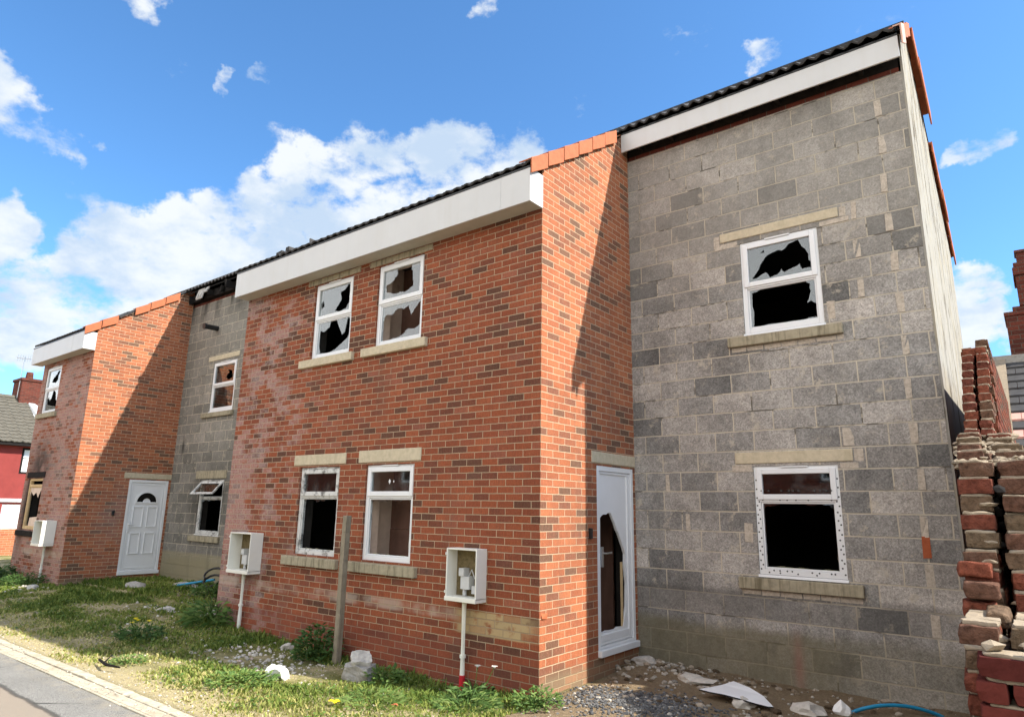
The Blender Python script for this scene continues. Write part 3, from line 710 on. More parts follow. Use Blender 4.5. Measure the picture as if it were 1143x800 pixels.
# verge tiles
n = 6
for i in range(n):
    ya = -.27+i*.325
    verge_tile(hb, .012+random.uniform(-.004, .004), ya, ya+.312, rz)
verge_tile(hb, 3.405, 1.79, 2.12, rz, mat='pale_tile', lift=.09, drop=.16, top=.05, label='pale pinkish verge tile at the eave')
for i in range(2): verge_tile(hb, 3.405, 2.13+.325*i, 2.13+.325*i+.33, rz)
rr = lambda y: rz(2*RY-y)
for i in range(9):
    if i == 3: continue
    ya = RY+.02+.325*i
    verge_tile(hb, (3.43 if i < 3 else 3.395)+random.uniform(0, .02), ya+.36, ya, rr, lift=.08 if i < 3 else .05, sag=random.uniform(0, .03))
# ---- house at the far end
hl = thing('terraced_house', (-10.6, 1.5, -.1), 'fire-damaged end house with narrow brick bay, closed white panelled door and scorched eaves', 'house', 'derelict terraced houses')
LB = -12.17
LWX = (-14.93, -14.0); UWX = (-14.95, -14.0); WX = (-10.80, -9.80)
DL = (1.11, 1.985, .085, 2.15)
house_shell(hl, -15.2, LB, -5.952, [(*LWX, *LW), (*UWX, *UW)], [DL], [(*WX, *LW), (*WX, *UW)])
decks(hl, -15.2, LB, -5.952)
fascia(hl, -15.35, LB+.012, -.25, -.003, 4.92, 5.315)
window(hl, 1, 0, 1, *UWX, *UW, ZTU, BR['lbt'], BR['lbb'], 'smashed upper window of the narrow bay', sill=(-15.1, -13.85, 3.575, 3.69), sillmat='stone_dirty')
wb = window(hl, 1, 0, 1, *LWX, *LW, 1.99, None, dict(shards=[[(0, 1), (1, 1), (1, .75), (.85, .93), (.7, .72), (.5, .86), (.3, .78), (.1, .88), (0, .7)], [(.25, 0), (1, 0), (1, .26), (.3, .22)]]), 'burnt-out window stripped to tan boarding', mat='tan_wood', sash=False, pane_mat='plaster', sill=(-15.1, -13.85, .855, .972), sillmat='charred', lint=(-15.05, -13.9, 2.17, 2.30), lintmat='charred')
window(hl, 1, D, 1, *WX, *UW, ZTU, dict(holes=[[(.55, .3), (.7, .5), (.65, .7), (.85, .6), (.9, .2), (.7, .1)]]), dict(), 'upper window of the scorched block wing', lint=(-11.06, -9.72, 4.885, 5.0), sill=(-11.06, -9.72, 3.555, 3.66), rec=.012, sillmat='stone_dirty')
window(hl, 1, D, 1, *WX, *LW, ZTL, dict(), teeth(), 'burnt lower window with its top sash hanging open', mat='upvc_burnt', lint=(-11.02, -9.72, 2.185, 2.36), sill=(-11.0, -9.72, .84, .962), rec=.012, ajar=True, lintmat='stone_dirty', sillmat='stone_dirty')
fr, P = door_frame(hl, LB, *DL[:2], DL[2], DL[3])
fr['label'] = 'white panelled front door with small fanlight, shut'
y0, y1, z0, z1 = DL[0]+.062, DL[1]-.062, .19, 2.088
m = MB(); m.box(LB-.06, LB-.02, y0, y1, z0, z1)
def px(a, b, c, e, d=.0):
    m2 = MB(); ring(m2, P, a, b, c, e, .022, .002, .02); return m2
leaf = m.build('leaf', 'upvc', fr, bevel=.004)
for a, b in ((y0+.10, (y0+y1)/2-.04), ((y0+y1)/2+.04, y1-.10)):
    for c, e in ((.52, .98), (1.10, 1.56)):
        px(a, b, c, e).build('door_panel', 'upvc', leaf, bevel=.004)
m = MB(); ring(m, P, y0+.02, y1-.02, z0+.03, z1-.03, .03, .012, .02); m.build('beading', 'upvc', leaf, bevel=.004)
m = MB(); yc = (y0+y1)/2; zc = 1.66; N = 14
for i in range(N):
    t0, t1 = math.pi*i/N, math.pi*(i+1)/N
    p = lambda r, t: P(yc+r*math.cos(t), zc+r*.95*math.sin(t), .014)
    m.face([p(.085, t0), p(.215, t0), p(.215, t1), p(.085, t1)], 0)
    q = lambda r, t, d: P(yc+r*math.cos(t), zc+r*.95*math.sin(t), d)
    m.hexa([q(.215, t0, .0), q(.25, t0, .0), q(.25, t1, .0), q(.215, t1, .0), q(.215, t0, .02), q(.25, t0, .02), q(.25, t1, .02), q(.215, t1, .02)], 1)
m.hexa([P(yc-.25, zc-.03, 0), P(yc+.25, zc-.03, 0), P(yc+.25, zc-.03, .02), P(yc-.25, zc-.03, .02), P(yc-.25, zc, 0), P(yc+.25, zc, 0), P(yc+.25, zc, .02), P(yc-.25, zc, .02)], 1)
m.build('fanlight', ['dark_void', 'upvc'], leaf)
m = MB(); m.box(LB-.02, LB+.012, y0+.028, y0+.062, 1.0, 1.24); m.tube([(LB+.01, y0+.045, 1.17), (LB+.05, y0+.045, 1.17), (LB+.055, y0+.155, 1.17)], .011, 8); m.build('handle', 'upvc', fr)
m = MB(); m.box(LB-.28, LB+.012, .985, 2.035, 2.178, 2.30); m.build('door_lintel', 'sandstone', hl, bevel=.008)
m = MB(); m.box(LB-.01, LB+.04, .83, .88, 1.36, 1.46); m.build('doorbell', 'black_plastic', hl, bevel=.006)
m = MB(); m.tube([(-10.83, D+.05, 5.67), (-10.83, D-.30, 5.66)], .06, 12); m.tube([(-10.83, D-.30, 5.66), (-10.83, D-.34, 5.655)], .07, 12); m.build('flue_pipe', 'black_plastic', hl, smooth=False)
# burnt-out eave: charred rafters, hanging felt
m = MB(); m.box(-12.16, -5.96, 1.96, 2.03, 6.50, 6.68); m.build('wall_plate', 'charred', hl)
for i in range(13):
    m = MB(); x = -12.05+i*.48; l = random.uniform(.02, .2); m.box(x, x+.05, 1.70+l, 1.955, 6.50+random.uniform(-.06, .02), 6.64, jit=.02); m.build('burnt_rafter', 'charred', hl)
for x, w_, hh in ((-11.62, .30, .26), (-11.25, .14, .14), (-9.2, .1, .2), (-8.2, .12, .12)):
    m = MB()
    for j in range(4):
        a = x+w_*j/4; m.hexa([(a, 1.80+.02*(j % 2), 6.72-hh*random.uniform(.7, 1)), (a+w_/4, 1.80, 6.72-hh*random.uniform(.7, 1)), (a+w_/4, 1.82, 6.72-hh), (a, 1.82, 6.72-hh), (a, 1.86, 6.73), (a+w_/4, 1.86, 6.73), (a+w_/4, 1.89, 6.73), (a, 1.89, 6.73)])
    m.build('torn_felt', 'torn_felt', hl)
for i in range(6):
    if i == 2: continue
    ya = -.27+i*.325
    verge_tile(hl, LB+.012, ya, ya+.312, rz, sag=.0 if i != 1 else .02)
m = MB(); ya = -.27+2*.325
m.hexa([(LB-.16, ya+.02, rz(ya)+.0), (LB+.02, ya+.02, rz(ya)+.0), (LB+.02, ya+.30, rz(ya+.3)-.0), (LB-.16, ya+.3, rz(ya+.3)), (LB-.16, ya+.02, rz(ya)+.03), (LB+.02, ya+.02, rz(ya)+.03), (LB+.02, ya+.3, rz(ya+.3)+.03), (LB-.16, ya+.3, rz(ya+.3)+.03)])
m.build('bare_batten', 'roof_tile', hl)

for x, w_, hh in ((-4.95, .16, .02), (-4.70, .10, .04), (-4.1, .02, .05)):
    m = MB(); m.box(x, x+w_, -.20, -.02, rz(-.2)+.03, rz(-.2)+.09+hh, jit=.012); m.build('broken_tile', 'roof_tile', hb)
# ------------------------------------------------------------------ ground
def gh(x, y):
    pts = [(-60, -.35), (-20, -.15), (-12, -.06), (-6, -.06), (-3.2, -.15), (-1, -.18), (0, -.13), (.6, -.09), (2, -.08), (4, -.06), (8, -.05), (60, -.05)]
    for (a, b), (c, d) in zip(pts, pts[1:]):
        if a <= x <= c: base = b+(d-b)*(x-a)/(c-a); break
    else: base = -.3 if x < 0 else -.05
    t = min(1, max(0, (-.4-y)/1.7)); base = base*(1-t)+(-.115 if x > -15 else base)*t
    amp = min(1, max(0, (y+2.35)/.5)) if y < -1 else 1
    n = noise.noise(Vector((x*1.3, y*1.3, 3)))*.035+noise.noise(Vector((x*4, y*4, 7)))*.016
    h = base+n*amp
    # soil banked in the two recesses
    if 0 < x < 3.4 and y > -.3: h += .10*math.exp(-((x-.15)**2/.18+(y-1.75)**2/.12))+.05*math.exp(-((x-1.2)**2+(y-1.5)**2/.1))
    if -12.2 < x < -5.9 and y > .4: h += .06
    h += .045*math.exp(-((x-.75)**2/.25+(y-.3)**2/.12))
    return h
xs = [-140, -90, -60, -40, -30, -24, -20]+[-18+.12*i for i in range(200)]+[6.2, 7, 9, 13, 20, 40, 80, 140]
ys = [-120, -60, -30, -14, -9, -7, -6, -5, -4, -3.4, -3, -2.7]+[-2.5, -2.385, -2.37]+[-2.3+.08*i for i in range(60)]+[2.6, 3.2, 4, 6, 9, 14, 25, 50, 90, 150, 220]
m = MB()
for y in ys:
    for x in xs:
        z = gh(x, y) if -2.66 <= y <= 9 and -30 < x < 9 else -.35
        if y < -2.375: z = -.30
        m.v.append((x, y, z))
W = len(xs)
for j in range(len(ys)-1):
    for i in range(W-1): m.f.append((j*W+i, j*W+i+1, (j+1)*W+i+1, (j+1)*W+i)); m.mi.append(0); m.tn.append(.5)
tag(m.build('ground', 'ground', smooth=True), kind='structure')
m = MB(); n = 70
for i in range(n):
    a, b = -70+140*i/n, -70+140*(i+1)/n; m.face([(a, -12, -.145), (b, -12, -.145), (b, -2.60, -.135), (a, -2.60, -.135)])
tag(m.build('road', 'asphalt'), kind='structure')
m = MB(); x = -40.0
while x < 12:
    L = .9+random.uniform(-.02, .02); dz = random.uniform(-.006, .006)
    m.box(x, x+L-.012, -2.475, -2.375, -.4, -.112+dz, jit=.004)
    m.box(x+.3, x+.3+L-.01, -2.63, -2.595, -.4, -.122+dz*.5, jit=.004); x += L
m.box(-40, 12, -2.594, -2.476, -.4, -.124)
k = m.build('kerb', 'kerb_stone', bevel=.008); tag(k, kind='structure')

# ------------------------------------------------------------------ grass and loose stuff
def lushness(x, y):
    n = noise.noise(Vector((x*.9, y*.9, 1)))+.55*noise.noise(Vector((x*2.7, y*2.7, 5)))
    g = .45+.75*n
    if y < -1.75: g -= .5*(-1.75-y)/.6
    if x > .1: g -= 1.2
    if -4.2 < x < -2.6 and -1.15 < y < -.4: g -= .5
    if -8.6 < x < -6.3 and y < 1.0 and y > -.5: g -= .35
    if y > -.35: g += .18
    return g
m = MB(); cnt = 0
while cnt < 85000:
    u = random.random(); x = .35-(u**1.35)*17; y = random.uniform(-2.36, 2.0)
    if x > -5.9 and y > -.02: continue
    if x < -12.1 and y > -.02 and x > -15.3: continue
    if abs(x+.9) < .13 and -.35 < y and random.random() < .8: continue
    if x < -6 and y > .1 and random.random() < .35: continue
    g = lushness(x, y)
    if random.random() > g+.22: cnt += 1; continue
    cnt += 1
    z = gh(x, y); tall = max(.2, min(1.3, g+.35))
    h = random.uniform(.02, .065)*tall*(1.6 if y > -.25 and random.random() < .3 else 1); w = random.uniform(.004, .009)*(1+max(0, -x)/9)
    a = random.uniform(0, 6.28); l = random.uniform(.2, 1.1)*h; dx, dy = math.cos(a), math.sin(a)
    tn = min(1, max(0, .64-.42*g+random.uniform(-.22, .28)+(.18 if y < -1.5 else 0)))
    p = Vector((x, y, z-.005)); s = Vector((-dy, dx, 0))*w; mid = p+Vector((dx*l*.4, dy*l*.4, h*.65)); tip = p+Vector((dx*l, dy*l, h))
    m.face([p-s, p+s, mid+s*.8, mid-s*.8], 0, tn); m.face([mid-s*.8, mid+s*.8, tip], 0, tn)
tag(m.build('grass', 'blade'), 'short patchy green and straw-coloured grass on the strip before the houses', 'grass', kind='stuff')

m = MB()   # small leaves of clover and weeds between the grass
for _ in range(9000):
    x = .3-(random.random()**1.2)*14; y = random.uniform(-2.3, .8)
    if x > -5.9 and y > -.03: continue
    if lushness(x, y)+.35*noise.noise(Vector((x*1.7, y*1.7, 20))) < .42: continue
    z = gh(x, y)+random.uniform(.01, .06); r = random.uniform(.012, .03); a = random.uniform(0, 6.28)
    d = Vector((math.cos(a), math.sin(a), random.uniform(-.2, .5)))*r; s = Vector((-math.sin(a), math.cos(a), random.uniform(-.3, .3)))*r*.55; p = Vector((x, y, z))
    m.face([p-d, p+s, p+d, p-s], 0, random.uniform(.2, .95))
tag(m.build('ground_cover', 'leaf'), 'low clover and weed leaves spread through the grass', 'ground cover', kind='stuff')

m = MB()   # pale chippings
def peb(n, fx, fy, rmin, rmax, tones=(0, .95)):
    for _ in range(n):
        x, y = fx(), fy()
        if (x > -5.9 or x < -12.2) and x < 0 and y > -.04: continue
        r = random.uniform(rmin, rmax)*random.uniform(.6, 1)
        m.rock((x, y, gh(x, y)+r*.25), r, 1, (1, random.uniform(.6, 1), random.uniform(.4, .75)), .35, 0, random.uniform(*tones))
G = random.gauss
peb(1500, lambda: random.uniform(-13, .2), lambda: random.uniform(-2.3, 0), .004, .018, (.2, .95))
peb(260, lambda: G(-3.5, .6), lambda: G(-.75, .3), .01, .04, (.35, .95))
peb(140, lambda: G(-7.4, .5), lambda: G(.2, .35), .012, .05, (.35, .95))
peb(90, lambda: G(-12.6, .6), lambda: G(-.5, .25), .015, .05, (.4, .95))
peb(700, lambda: random.uniform(-9, .3), lambda: G(-2.36, .12), .004, .014, (.1, .9))
peb(250, lambda: random.uniform(-9, 0), lambda: G(-2.54, .05), .003, .010, (.1, .6))
peb(420, lambda: random.uniform(.1, 3.3), lambda: random.uniform(-1.2, 1.95), .006, .028, (.0, .7))
peb(120, lambda: G(.6, .4), lambda: G(1.6, .25), .012, .045, (.0, .6))
tag(m.build('chippings', 'pebble'), 'pale stone chippings scattered over soil and grass', 'chippings', kind='stuff')
m = MB()
for _ in range(2200):
    x, y = G(.85, .36), G(.32, .26)
    if x < .03: continue
    r = random.uniform(.006, .02); m.rock((x, y, gh(x, y)+r*.2), r, 1, (1, .8, .65), .45, 0, random.uniform(0, .75))
tag(m.build('gravel', 'dark_gravel'), 'spread heap of dark grey gravel on bare soil by the broken door', 'gravel', kind='stuff')
m = MB()
for _ in range(700):
    x, y = random.uniform(.05, 3.3), random.uniform(.3, 2.0)
    if random.random() > .25+.9*math.exp(-((x-.5)**2/.5+(y-1.75)**2/.06)): continue
    r = random.uniform(.012, .05); m.rock((x, y, gh(x, y)+r*.2), r, 1, (1, .8, .6), .4, 0, random.uniform(0, 1))
for _ in range(500):
    x, y = G(-8.6, .7), G(1.3, .35)
    if y > 2: continue
    r = random.uniform(.012, .05); m.rock((x, y, gh(x, y)+r*.2), r, 1, (1, .8, .5), .4, 0, random.uniform(0, 1))
tag(m.build('soil_clods', 'soil_clod'), 'crumbled brown soil and rubble banked against the wall feet', 'soil', kind='stuff')

# ------------------------------------------------------------------ meter boxes
def meter_box(x0, x1, z0, z1, d, px_, zg, label, flap=False, gear=True):
    t = thing('meter_box', ((x0+x1)/2, -.002, zg), label, 'meter box', 'open white meter boxes on the brick bays')
    m = MB(); k = .016
    m.box(x0, x0+k, -d, -.002, z0, z1); m.box(x1-k, x1, -d, -.002, z0, z1)
    m.box(x0+k, x1-k, -d+.002, -.002, z1-k, z1); m.box(x0-.006, x1+.0, -d-.008, -.002, z0-.03, z0+k-.001)
    for zz in (z0+.06, z1-.06): m.box(x0-.004, x0+.004, -d-.014, -d-.001, zz-.015, zz+.015)
    b = m.build('body', 'box_white', t, bevel=.006)
    m = MB(); m.box(x0+k+.001, x1-k-.001, -.012, -.004, z0+k, z1-k-.001); m.build('backboard', 'box_back', t)
    if gear:
        xm = x0+.42*(x1-x0)
        m = MB(); m.box(xm-.03, xm+.09, -.10, -.013, z0+.09, z0+.22); m.box(xm-.05, xm+.02, -.11, -.013, z0+.221, z0+.30)
        m.box(xm+.11, xm+.16, -.08, -.013, z0+.05, z0+.13); m.tube([(xm-.01, -.05, z0+.02), (xm-.01, -.05, z0+.09)], .022, 8)
        m.tube([(xm+.05, -.06, z0+.22), (xm+.1, -.07, z0+.29), (xm+.13, -.05, z0+.2)], .008, 6)
        m.build('meter', 'grey_plastic', t, bevel=.006)
    m = MB(); m.tube([(px_, -.06, z0-.03), (px_-.0, -.06, zg+.12), (px_, -.055, zg-.08)], .027, 10)
    m.tube([(px_, -.06, zg+.3), (px_, -.06, zg+.33)], .033, 10)
    m.build('pipe', 'box_white', t, smooth=False)
    if flap:
        m = MB(); a = R_(100); m.hexa([(x0, -d, z0), (x0+.012, -d-.002, z0), (x0-.18, -d-.36, z0), (x0-.192, -d-.355, z0), (x0, -d, z1), (x0+.012, -d-.002, z1), (x0-.18, -d-.36, z1), (x0-.192, -d-.355, z1)]); m.build('flap', 'box_white', t)
    return t
b = meter_box(-1.11, -.68, .72, 1.225, .17, -.93, -.17, 'open white meter box with grey meter, on the pipe with the red foot')
m = MB(); m.tube([(-.93, -.06, -.20), (-.93, -.06, -.035)], .031, 10); m.build('pipe_sleeve', 'red_plastic', b)
meter_box(-5.42, -4.87, .715, 1.245, .20, -5.19, -.07, 'open white meter box on the whitened end of the large bay, near the hose coil')
meter_box(-13.22, -12.74, .74, 1.235, .27, -13.05, -.09, 'white meter box beneath the burnt-out window of the narrow bay', gear=False)

# ------------------------------------------------------------------ post
m = MB(); x, y = -2.72, -.26
segs = [(-.25, .0, 0), (.4, .005, .004), (1.0, -.004, .008), (1.33, .0, .01), (1.53, .004, .012)]
for (za, dx, dy), (zb, ex, ey) in zip(segs, segs[1:]):
    w = .038
    m.hexa([(x+dx-w, y+dy-w, za), (x+dx+w, y+dy-w, za), (x+dx+w, y+dy+w, za), (x+dx-w, y+dy+w, za), (x+ex-w, y+ey-w, zb), (x+ex+w, y+ey-w, zb), (x+ex+w, y+ey+w, zb), (x+ex-w, y+ey+w, zb)])
o = m.build('wooden_post', 'post_wood', loc=(x, y, -.15), bevel=.006); tag(o, 'weathered grey wooden post standing between the two lower bay windows', 'post')

# ------------------------------------------------------------------ broken brick wall
def rough_brick(m, x0, x1, y0, y1, z0, z1, tone, amp=.007, mi=0):
    n = (3, 4, 2); o = Vector((random.uniform(0, 99), random.uniform(0, 99), 3)); idx = {}
    rz_ = Matrix.Rotation(random.uniform(-.05, .05), 3, 'Z') @ Matrix.Rotation(random.uniform(-.03, .03), 3, 'X'); c = Vector(((x0+x1)/2, (y0+y1)/2, (z0+z1)/2))
    def vid(i, j, k):
        if (i, j, k) not in idx:
            p = Vector((x0+(x1-x0)*i/n[0], y0+(y1-y0)*j/n[1], z0+(z1-z0)*k/n[2]))
            corner = (i in (0, n[0]))+(j in (0, n[1]))+(k in (0, n[2]))
            p = p.lerp(c, (.0, .0, .03, .09)[corner]*random.uniform(.3, 1.6))
            p += noise.noise_vector(p*28+o)*amp; idx[(i, j, k)] = len(m.v); m.v.append(tuple(c+rz_@(p-c)))
        return idx[(i, j, k)]
    def q(a, b, c_, d): m.f.append((vid(*a), vid(*b), vid(*c_), vid(*d))); m.mi.append(mi); m.tn.append(tone)
    for i in range(n[0]):
        for j in range(n[1]):
            q((i, j, 0), (i, j+1, 0), (i+1, j+1, 0), (i+1, j, 0)); q((i, j, n[2]), (i+1, j, n[2]), (i+1, j+1, n[2]), (i, j+1, n[2]))
    for i in range(n[0]):
        for k in range(n[2]):
            q((i, 0, k), (i+1, 0, k), (i+1, 0, k+1), (i, 0, k+1)); q((i, n[1], k), (i, n[1], k+1), (i+1, n[1], k+1), (i+1, n[1], k))
    for j in range(n[1]):
        for k in range(n[2]):
            q((0, j, k), (0, j, k+1), (0, j+1, k+1), (0, j+1, k)); q((n[0], j, k), (n[0], j+1, k), (n[0], j+1, k+1), (n[0], j, k+1))
def broken_wall():
    t = thing('broken_brick_wall', (3.85, -1.5, -.1), 'ragged broken double brick wall stepping up beside the cream gable', 'wall')
    ch = .08
    f_near = lambda y, ye: y < ye+.5 and y < 2.2
    def yend(z, leaf):
        if z < 1.22: return -2.52
        if z < 1.90: return -2.05+(z-1.22)*.42
        if z < 2.22: return -1.5+(z-1.9)*6.2+(.15 if leaf else 0)
        return .55+(z-2.22)*1.0
    for leaf, (xa, xb, nm) in enumerate(((3.712, 3.845, 'near_leaf'), (3.868, 4.02, 'far_leaf'))):
        m = MB()
        k = 0; z = -.1
        while z < 3.08+(.08 if leaf else 0):
            ye = yend(z+.01, leaf)+random.uniform(-.014, .014)
            y = ye
            first = True
            if ye > .4: xl_, xr_ = (3.60, 3.695) if leaf == 0 else (3.706, 3.80)
            else:
                sft = .115*min(1, max(0, (ye+1.62)/1.5)); xl_, xr_ = xa-sft, xb-sft
            while y < 5.4:
                L = .215 if k % 2 == 0 or not first else .105
                jx = random.uniform(-.008, .008) if y < 1.5 else 0
                tone = (random.choice((.05, .1, .2, .25, .3, .5)) if ye > .4 else random.choice((.12, .2, .4, .45, .5, .6, .65))) if first else random.choice((.05, .2, .25, .3, .5, .95))
                f = (y-ye)/.8
                if first and random.random() < .35: L = .105
                if f_near(y, ye): rough_brick(m, xl_+jx, xr_+jx+random.uniform(-.02, .006), y, y+L, z+.003, z+ch-.008, tone)
                else: m.box(xl_+jx, xr_+jx, y, y+L, z+.003, z+ch-.010, 0, tone)
                if f_near(y, ye): rough_brick(m, xl_+.006, xr_-.012, y+random.uniform(.004, .04), y+L+.006, z+ch-.014, z+ch+.003, .5, .009, 1)
                elif y < 2.5: m.box(xl_+.008, xr_-.008, y, y+L+.006, z+ch-.011, z+ch+.004, 1)
                y += L+.010; first = False
            z += ch; k += 1
        # crumbling mortar on the exposed steps
        for _ in range(230):
            y = random.uniform(-1.72, .5); zt = 1.90+max(0, (y+1.5))/6.2
            sf = .115*min(1, max(0, (y+1.62)/1.5)); m.rock((random.uniform(xa-.01, xb)-sf, y, zt+random.uniform(-.03, .02)), random.uniform(.010, .034), 1, (1, 1, .55), .75, 1)
        for zz in [1.3+i*.08 for i in range(8)]:
            if random.random() < .6: m.rock((random.uniform(xa+.02, xb-.02), yend(zz, leaf)-.0, zz-.005), random.uniform(.012, .028), 1, (1.6, .8, .5), .4, 1)
        m.build('brick_leaf', ['loose_brick', 'mortar_lump'], t, bevel=.006)
    m = MB()     # red glazed stretchers of the front return, and the toothing left of it
    z = -.1; k = 0
    while z < 1.18:
        x = 3.765+(.0 if k % 2 else -.015)+random.uniform(-.01, .01)
        first = True
        while x < 4.9:
            L = .215 if (k % 2 or not first) else .09
            rough_brick(m, x, x+L, -2.66, -2.53, z+.004, z+.073, random.choice((.1, .3, .5, .6, .95)), .004)
            x += L+.011; first = False
        for q in range(7): rough_brick(m, 3.785+q*.16, 3.785+q*.16+.158, -2.645, -2.53, z+.070, z+.083, .5, .006, 1)
        z += .08; k += 1
    for _ in range(14): m.rock((random.uniform(3.77, 3.95), random.uniform(-2.64, -2.2), 1.19+random.uniform(0, .02)), random.uniform(.015, .04), 1, (1, 1, .5), .4, 1)
    m.build('red_return', ['red_stretcher', 'mortar_lump'], t, bevel=.004)
    m = MB()
    rough_brick(m, 3.685, 3.81, -2.03, -1.9, 1.385, 1.45, .25, .012); rough_brick(m, 3.69, 3.81, -2.08, -1.9, 1.235, 1.295, .22, .012)
    rough_brick(m, 3.70, 3.83, -2.1, -1.9, 1.305, 1.372, .45, .01); rough_brick(m, 3.78, 3.86, -2.3, -2.0, 1.22, 1.285, .6, .012)
    m.build('toothing_bricks', 'loose_brick', t, bevel=.008)
    m = MB()
    for _ in range(120): m.rock((random.uniform(3.845, 3.868), random.uniform(-1.9, .4), random.uniform(1.2, 1.85)), random.uniform(.015, .03), 1, (1, 1, .8), .4, 0)
    m.build('cavity_rubble', 'charred', t)
broken_wall()

# ------------------------------------------------------------------ neighbours
def slate_roof(parent, x0, x1, ya, za, yb, zb, n, mats, name='roof'):
    m = MB()
    for r in range(n):
        y0 = ya+(yb-ya)*r/n; y1 = ya+(yb-ya)*(r+1.15)/n; z0_ = za+(zb-za)*r/n; z1_ = za+(zb-za)*(r+1.15)/n
        x = x0-(.12 if r % 2 else 0)
        while x < x1:
            a, b = max(x, x0), min(x+.24, x1)
            mi = 1 if (r in (3, 5) and a < x0+.5 and random.random() < .9) else 0
            if b-a > .02: m.hexa([(a, y0, z0_+.0), (b-.006, y0, z0_), (b-.006, y1, z1_-.03), (a, y1, z1_-.03), (a, y0, z0_+.03), (b-.006, y0, z0_+.03), (b-.006, y1, z1_-.005), (a, y1, z1_-.005)], mi)
            x += .24
    return m.build(name, mats, parent)
nb = thing('brick_house', (6.5, 8, -.1), 'dark red brick house with grey slate roof and tall chimney behind the broken wall', 'house')
wall('wall', nb, ['old_dark_brick', 'interior_dark'], 1, 5.45, 5.65, 3.70, 11, -.5, 2.25)
wall('end_wall', nb, ['old_dark_brick', 'interior_dark'], 0, 3.66, 3.78, 5.66, 11, -.5, lambda y: 2.2+(y-5.4)*.67 if y < 8.2 else 4.07)
slate_roof(nb, 3.80, 11, 5.40, 2.27, 8.1, 4.18, 13, ['slate', 'pink_slate'])
m = MB(); a = [(3.64, 5.38, 2.28), (3.80, 5.38, 2.28), (3.80, 8.1, 4.2), (3.64, 8.1, 4.2)]
m.hexa(a+[(p[0], p[1], p[2]+.05) for p in a]); m.build('verge_mortar', 'mortar_lump', nb)
m = MB(); m.box(3.64, 11, 8.08, 8.25, 4.1, 4.30); m.build('ridge', 'stone_grey', nb)
m = MB(); m.box(3.89, 5.2, 8.3, 9.2, 3.6, 5.02); m.box(3.87, 5.22, 8.28, 9.22, 5.02, 5.09); m.box(4.0, 5.2, 8.32, 9.18, 5.09, 5.18)
m.box(4.11, 4.9, 8.3, 9.1, 5.181, 5.72); m.box(4.08, 4.945, 8.26, 9.14, 5.72, 5.86); m.box(4.10, 4.91, 8.29, 9.11, 5.86, 5.95)
m.box(4.16, 4.4, 8.4, 8.7, 5.951, 6.15); m.box(4.14, 4.42, 8.38, 8.72, 6.15, 6.20)
m.build('chimney', 'old_dark_brick', nb, bevel=.01)
pt = thing('outbuilding_roof', (3.6, 9, 3.9), 'strip of pinkish pantile roof seen past the top of the broken wall', 'roof')
tile_sheet('pantiles', pt, 3.3, 4.6, 9.3, 10.0, lambda y: 4.12+.67*(y-9.3), mat='pale_tile')
m = MB(); m.box(3.3, 4.6, 9.35, 10.6, 0, 4.10); m.build('wall', 'old_dark_brick', pt)

rh = thing('red_house', (-31, 4, -1), 'red rendered house with grey-brown tiled roof, brick chimney and aerial in the distance', 'house')
RX = -30
wall('wall', rh, ['red_render', 'interior_dark'], 0, RX, RX-.3, -16, 9, 1.72, 4.0, [(4.05, 4.75, 2.75, 3.85)])
wall('lower_wall', rh, ['red_render', 'interior_dark'], 0, RX-.002, RX-.3, -16, 9, -1.6, 1.58, [(3.0, 3.55, .4, 1.5), (3.68, 4.6, .4, 1.5)])
m = MB(); m.box(RX-.1, RX+.06, -16, 9, 1.58, 1.72); m.build('string_course', 'fascia_white', rh)
for a, b, c, e in ((4.05, 4.75, 2.75, 3.85), (3.0, 3.55, .4, 1.5), (3.68, 4.6, .4, 1.5)):
    m = MB(); Pw = lambda u, z, d: (RX-d, u, z); ring(m, Pw, a, b, c, e, .09, .05, .13)
    w = m.build('window', 'charred' if c > 2 else 'upvc', rh)
    m = MB(); m.box(RX-.11, RX-.09, a+.09, b-.09, c+.09, e-.09); m.build('pane', 'pale_grey', w)
    if c > 2:
        m = MB(); m.box(RX-.085, RX-.05, a+.09, b-.09, c+.68, c+.74); m.build('transom', 'upvc', w)
m = MB(); m.box(RX, RX+.32, -16, 9, 3.9, 4.04); m.build('eave_board', 'charred', rh)
